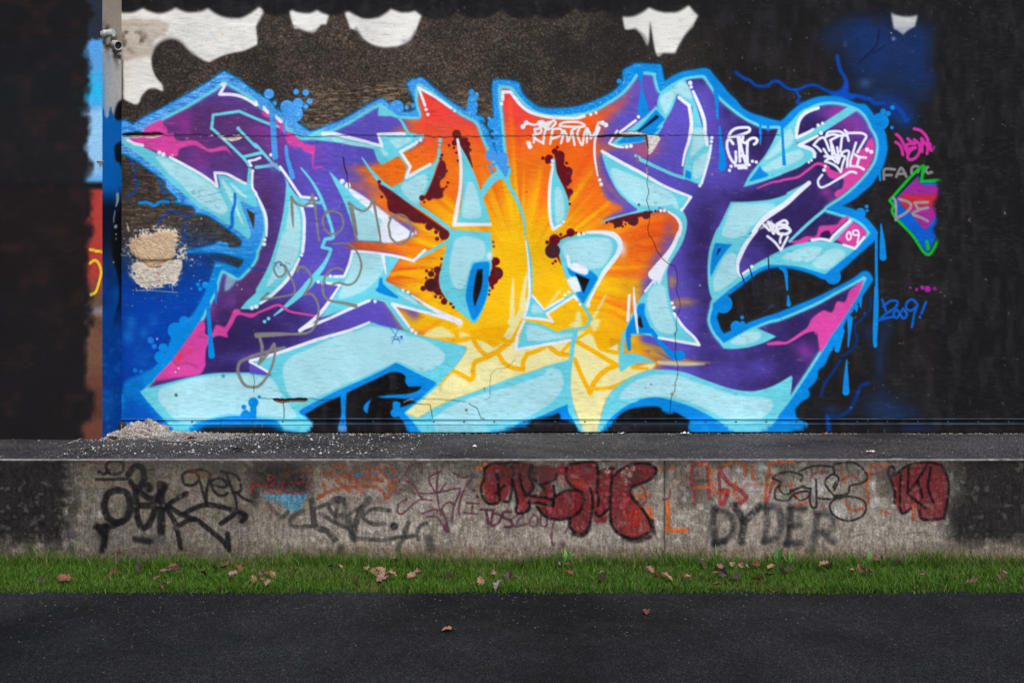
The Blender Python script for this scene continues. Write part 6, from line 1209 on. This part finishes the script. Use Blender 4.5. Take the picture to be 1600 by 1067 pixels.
marks=[(110,'the dark wall stretch before the tags'),(190,'the looped tag'),(280,'the black O and K'),(390,'the OPER tag'),(475,'the blue patch'),(610,'the rust orange tag'),(740,'the violet tag'),(830,'the first red bubble letters'),(920,'the middle red bubble letters'),(1010,'the last red bubble letter'),(1090,'the orange L'),(1150,'the black D'),(1200,'the black Y'),(1270,'the black E'),(1390,'the black outlined letters'),(1460,'the final red letters'),(1900,'the dark wall stretch past the tags')]
keys=list(LC);rg=np.random.default_rng(17)
def add_leaf(px,py,z,label,group,size,ck,d=None,flat=False):
    d=FPX*(CAM[2]-z)/(py-474.0) if d is None else d
    kind=int(rg.integers(0,6));o=bpy.data.objects.new('fallen_leaf',leaf_mesh(kind,ck,LC[ck]));COL.objects.link(o)
    o.location=((px-800)/FPX*d,d-8.5,z+(.006 if flat else rg.uniform(-.006,.012)));o.scale=(size,)*3
    o.rotation_euler=(rg.normal(0,.15 if flat else .55),rg.normal(0,.15 if flat else .5),rg.uniform(0,6.28));tag(o,label,'leaf',group);return o
seen={}
for s,gz in ((spots,1),(extra,1)):
    for px,py,_ in pts(s):
        onp=py>930
        ck=keys[int(rg.choice([0,0,1,1,2,2,3,4]))];nearm=[m for lim,m in marks if px<lim][0]
        row='by the wall foot' if py<885 else ('midway in the grass' if py<900 else 'near the path')
        lb='%s fallen leaf %s below %s'%(ck,row,nearm)
        seen[lb]=seen.get(lb,0)+1
        n_=seen[lb]
        if n_>1: lb=['','second %s fallen leaf %s below %s','third %s fallen leaf %s below %s','fourth %s fallen leaf %s below %s'][n_-1]%(ck,row,nearm)
        if onp: lb='%s fallen leaf lying flat on the footpath below %s'%(ck,nearm)
        add_leaf(px,py,GZ-.008 if onp else GZ+.030,lb,'fallen leaves on the path' if onp else 'fallen leaves in the grass',float(rg.uniform(.045,.085)),ck,None,onp)
add_leaf(281,681,.004,'small rusty fallen leaf on the ledge beside the rubble heap','fallen leaves on the ledge',.06,'rusty',None,True)
add_leaf(391,678,.004,'dark brown fallen leaf against the wall foot on the ledge below the blue splash','fallen leaves on the ledge',.06,'rusty',None,True)
add_leaf(300,687,.004,'dark brown fallen leaf on the grit in front of the rubble heap','fallen leaves on the ledge',.07,'dark brown',None,True)
add_leaf(1289,679.5,.004,'small tan fallen leaf on the ledge against the wall below the deep blue lightning line','fallen leaves on the ledge',.05,'tan',None,True)
add_leaf(372,704,.004,'flat dark brown fallen leaf at the ledge rim above the OPER tag','fallen leaves on the ledge',.08,'dark brown',None,True)
add_leaf(175,687,.004,'pinkish brown fallen leaf on the ledge in front of the pier corner','fallen leaves on the ledge',.08,'pinkish brown',None,True)
# ---- scraps on the ledge
def scrap(name,px,py,w,h,col,label,cat,rot=0):
    d=FPX*(CAM[2]-.004)/(py-474.0);c=((px-800)/FPX*d,d-8.5,.006);r=np.random.default_rng(int(px));V=[];n=5
    for j in range(n):
        for i in range(n): V.append(((i/(n-1)-.5)*w*(1+r.normal(0,.08)),(j/(n-1)-.5)*h*(1+r.normal(0,.08)),abs(r.normal(0,.006))))
    F=[(j*n+i,j*n+i+1,(j+1)*n+i+1,(j+1)*n+i) for j in range(n-1) for i in range(n-1)]
    o=mesh_obj(name,V,F,mat_plain(name+'_surface',col,.6,80,.15),None,None,True,c);o.rotation_euler=(0,0,rot);tag(o,label,cat)
scrap('paper_scrap',1070,678,.05,.05,(.62,.64,.66),'crumpled white paper scrap at the wall foot under the last letter','paper',.3)
scrap('paper_scrap',972,677.6,.055,.04,(.5,.54,.58),'flattened pale blue grey paper scrap at the wall foot beside the yellow tip','paper',.1)
scrap('paper_scrap',741,698,.026,.03,(.72,.72,.70),'small bright white paper ball on the middle of the ledge','paper',.5)
scrap('paint_chip',274,686,.03,.022,(.02,.24,.60),'bright blue paint chip lying in the grit beside the rubble heap','paint chip',.2)
scrap('broken_stick',1361,706.5,.055,.010,(.55,.42,.38),'short pinkish white stick lying on the ledge above the outlined letters','stick',.05)
# ---- weeds at the wall foot
M_WEED=mat_attr('weed_leaf',.5,.3,.2)
def weed(px,py,label,leaves,seed,group='weeds at the wall foot'):
    r=np.random.default_rng(seed);d=FPX*(CAM[2]-GZ)/(max(py,876)-474.0);d=min(d,FD-.04);b=Vector(((px-800)/FPX*d,d-8.5,GZ-.02))
    e=empty('weed_plant',b,label,'plant',group)
    for az,ln,wd,up,c in leaves:
        V=[];F=[];m=7;ux,uy=math.cos(az),math.sin(az)
        for i in range(m):
            s=i/(m-1);w=wd*math.sin(math.pi*min(1,.12+s*.88))**.8*(.5+.9*s if s<.6 else 1.0);rr=ln*math.cos(up)*s;zz=ln*(math.sin(up)*s-.25*s*s*math.cos(up))
            if i==m-1: w=.0008
            V+=[(b.x+ux*rr-uy*w,b.y+uy*rr+ux*w,b.z+zz+.15*w),(b.x+ux*rr,b.y+uy*rr,b.z+zz-.1*w),(b.x+ux*rr+uy*w,b.y+uy*rr-ux*w,b.z+zz+.15*w)]
        for i in range(m-1):
            for k in (0,1): F.append((3*i+k,3*i+k+1,3*i+4+k,3*i+3+k))
        mesh_obj('leaf',V,F,M_WEED,e,np.repeat(np.array([c])*r.uniform(.8,1.2),len(V),0),True)
G1=(.09,.22,.05);G2=(.06,.17,.03);G3=(.13,.26,.05)
weed(886,882,'pale green weed with upright paddle leaves at the wall foot below the red bubble letters',[(2.6,.135,.011,1.25,G1),(1.9,.14,.012,1.3,G3),(1.2,.145,.015,1.15,G1),(.7,.14,.014,1.0,G3),(.1,.13,.016,.45,G2),(3.3,.10,.012,.5,G2),(4.2,.07,.012,.5,G2),(5.2,.07,.012,.5,G1)],1)
weed(1212,879,'dark green pointed leaf weed at the wall foot under the soft black letters DYDER',[(1.2,.13,.016,1.3,G2),(.4,.15,.022,1.2,G2),(2.7,.12,.014,1.1,G1),(.0,.12,.014,.6,G2),(3.3,.11,.016,.5,G2),(4.8,.09,.014,.7,G1)],2)
weed(1236,879,'bushy bright green weed clump beside the pointed leaf weed',[(.8,.12,.012,1.2,G3),(1.7,.12,.010,1.3,G1),(2.6,.12,.012,1.0,G1),(.2,.12,.012,.8,G2),(3.8,.08,.012,.6,G3)],3)
weed(1358,879,'small dark weed with one broad leaf at the wall foot below the outlined bubble letters',[(1.4,.11,.014,1.3,G2),(.3,.08,.011,.7,G2),(2.8,.07,.011,.6,G1)],4)
weed(437,880,'tuft of long thin grass stems standing against the wall below the blue patch',[(2.2,.20,.003,1.2,(.10,.14,.04)),(1.1,.22,.003,1.1,(.08,.12,.03)),(2.9,.17,.003,.9,(.10,.13,.05)),(.5,.16,.0035,.9,G2),(1.6,.15,.004,1.3,G2)],5)
weed(1122,880,'taller grass tuft against the wall between the orange L and the black D',[(1.8,.16,.004,1.3,G1),(1.0,.13,.004,1.1,G3),(2.4,.13,.004,1.1,G2)],6)
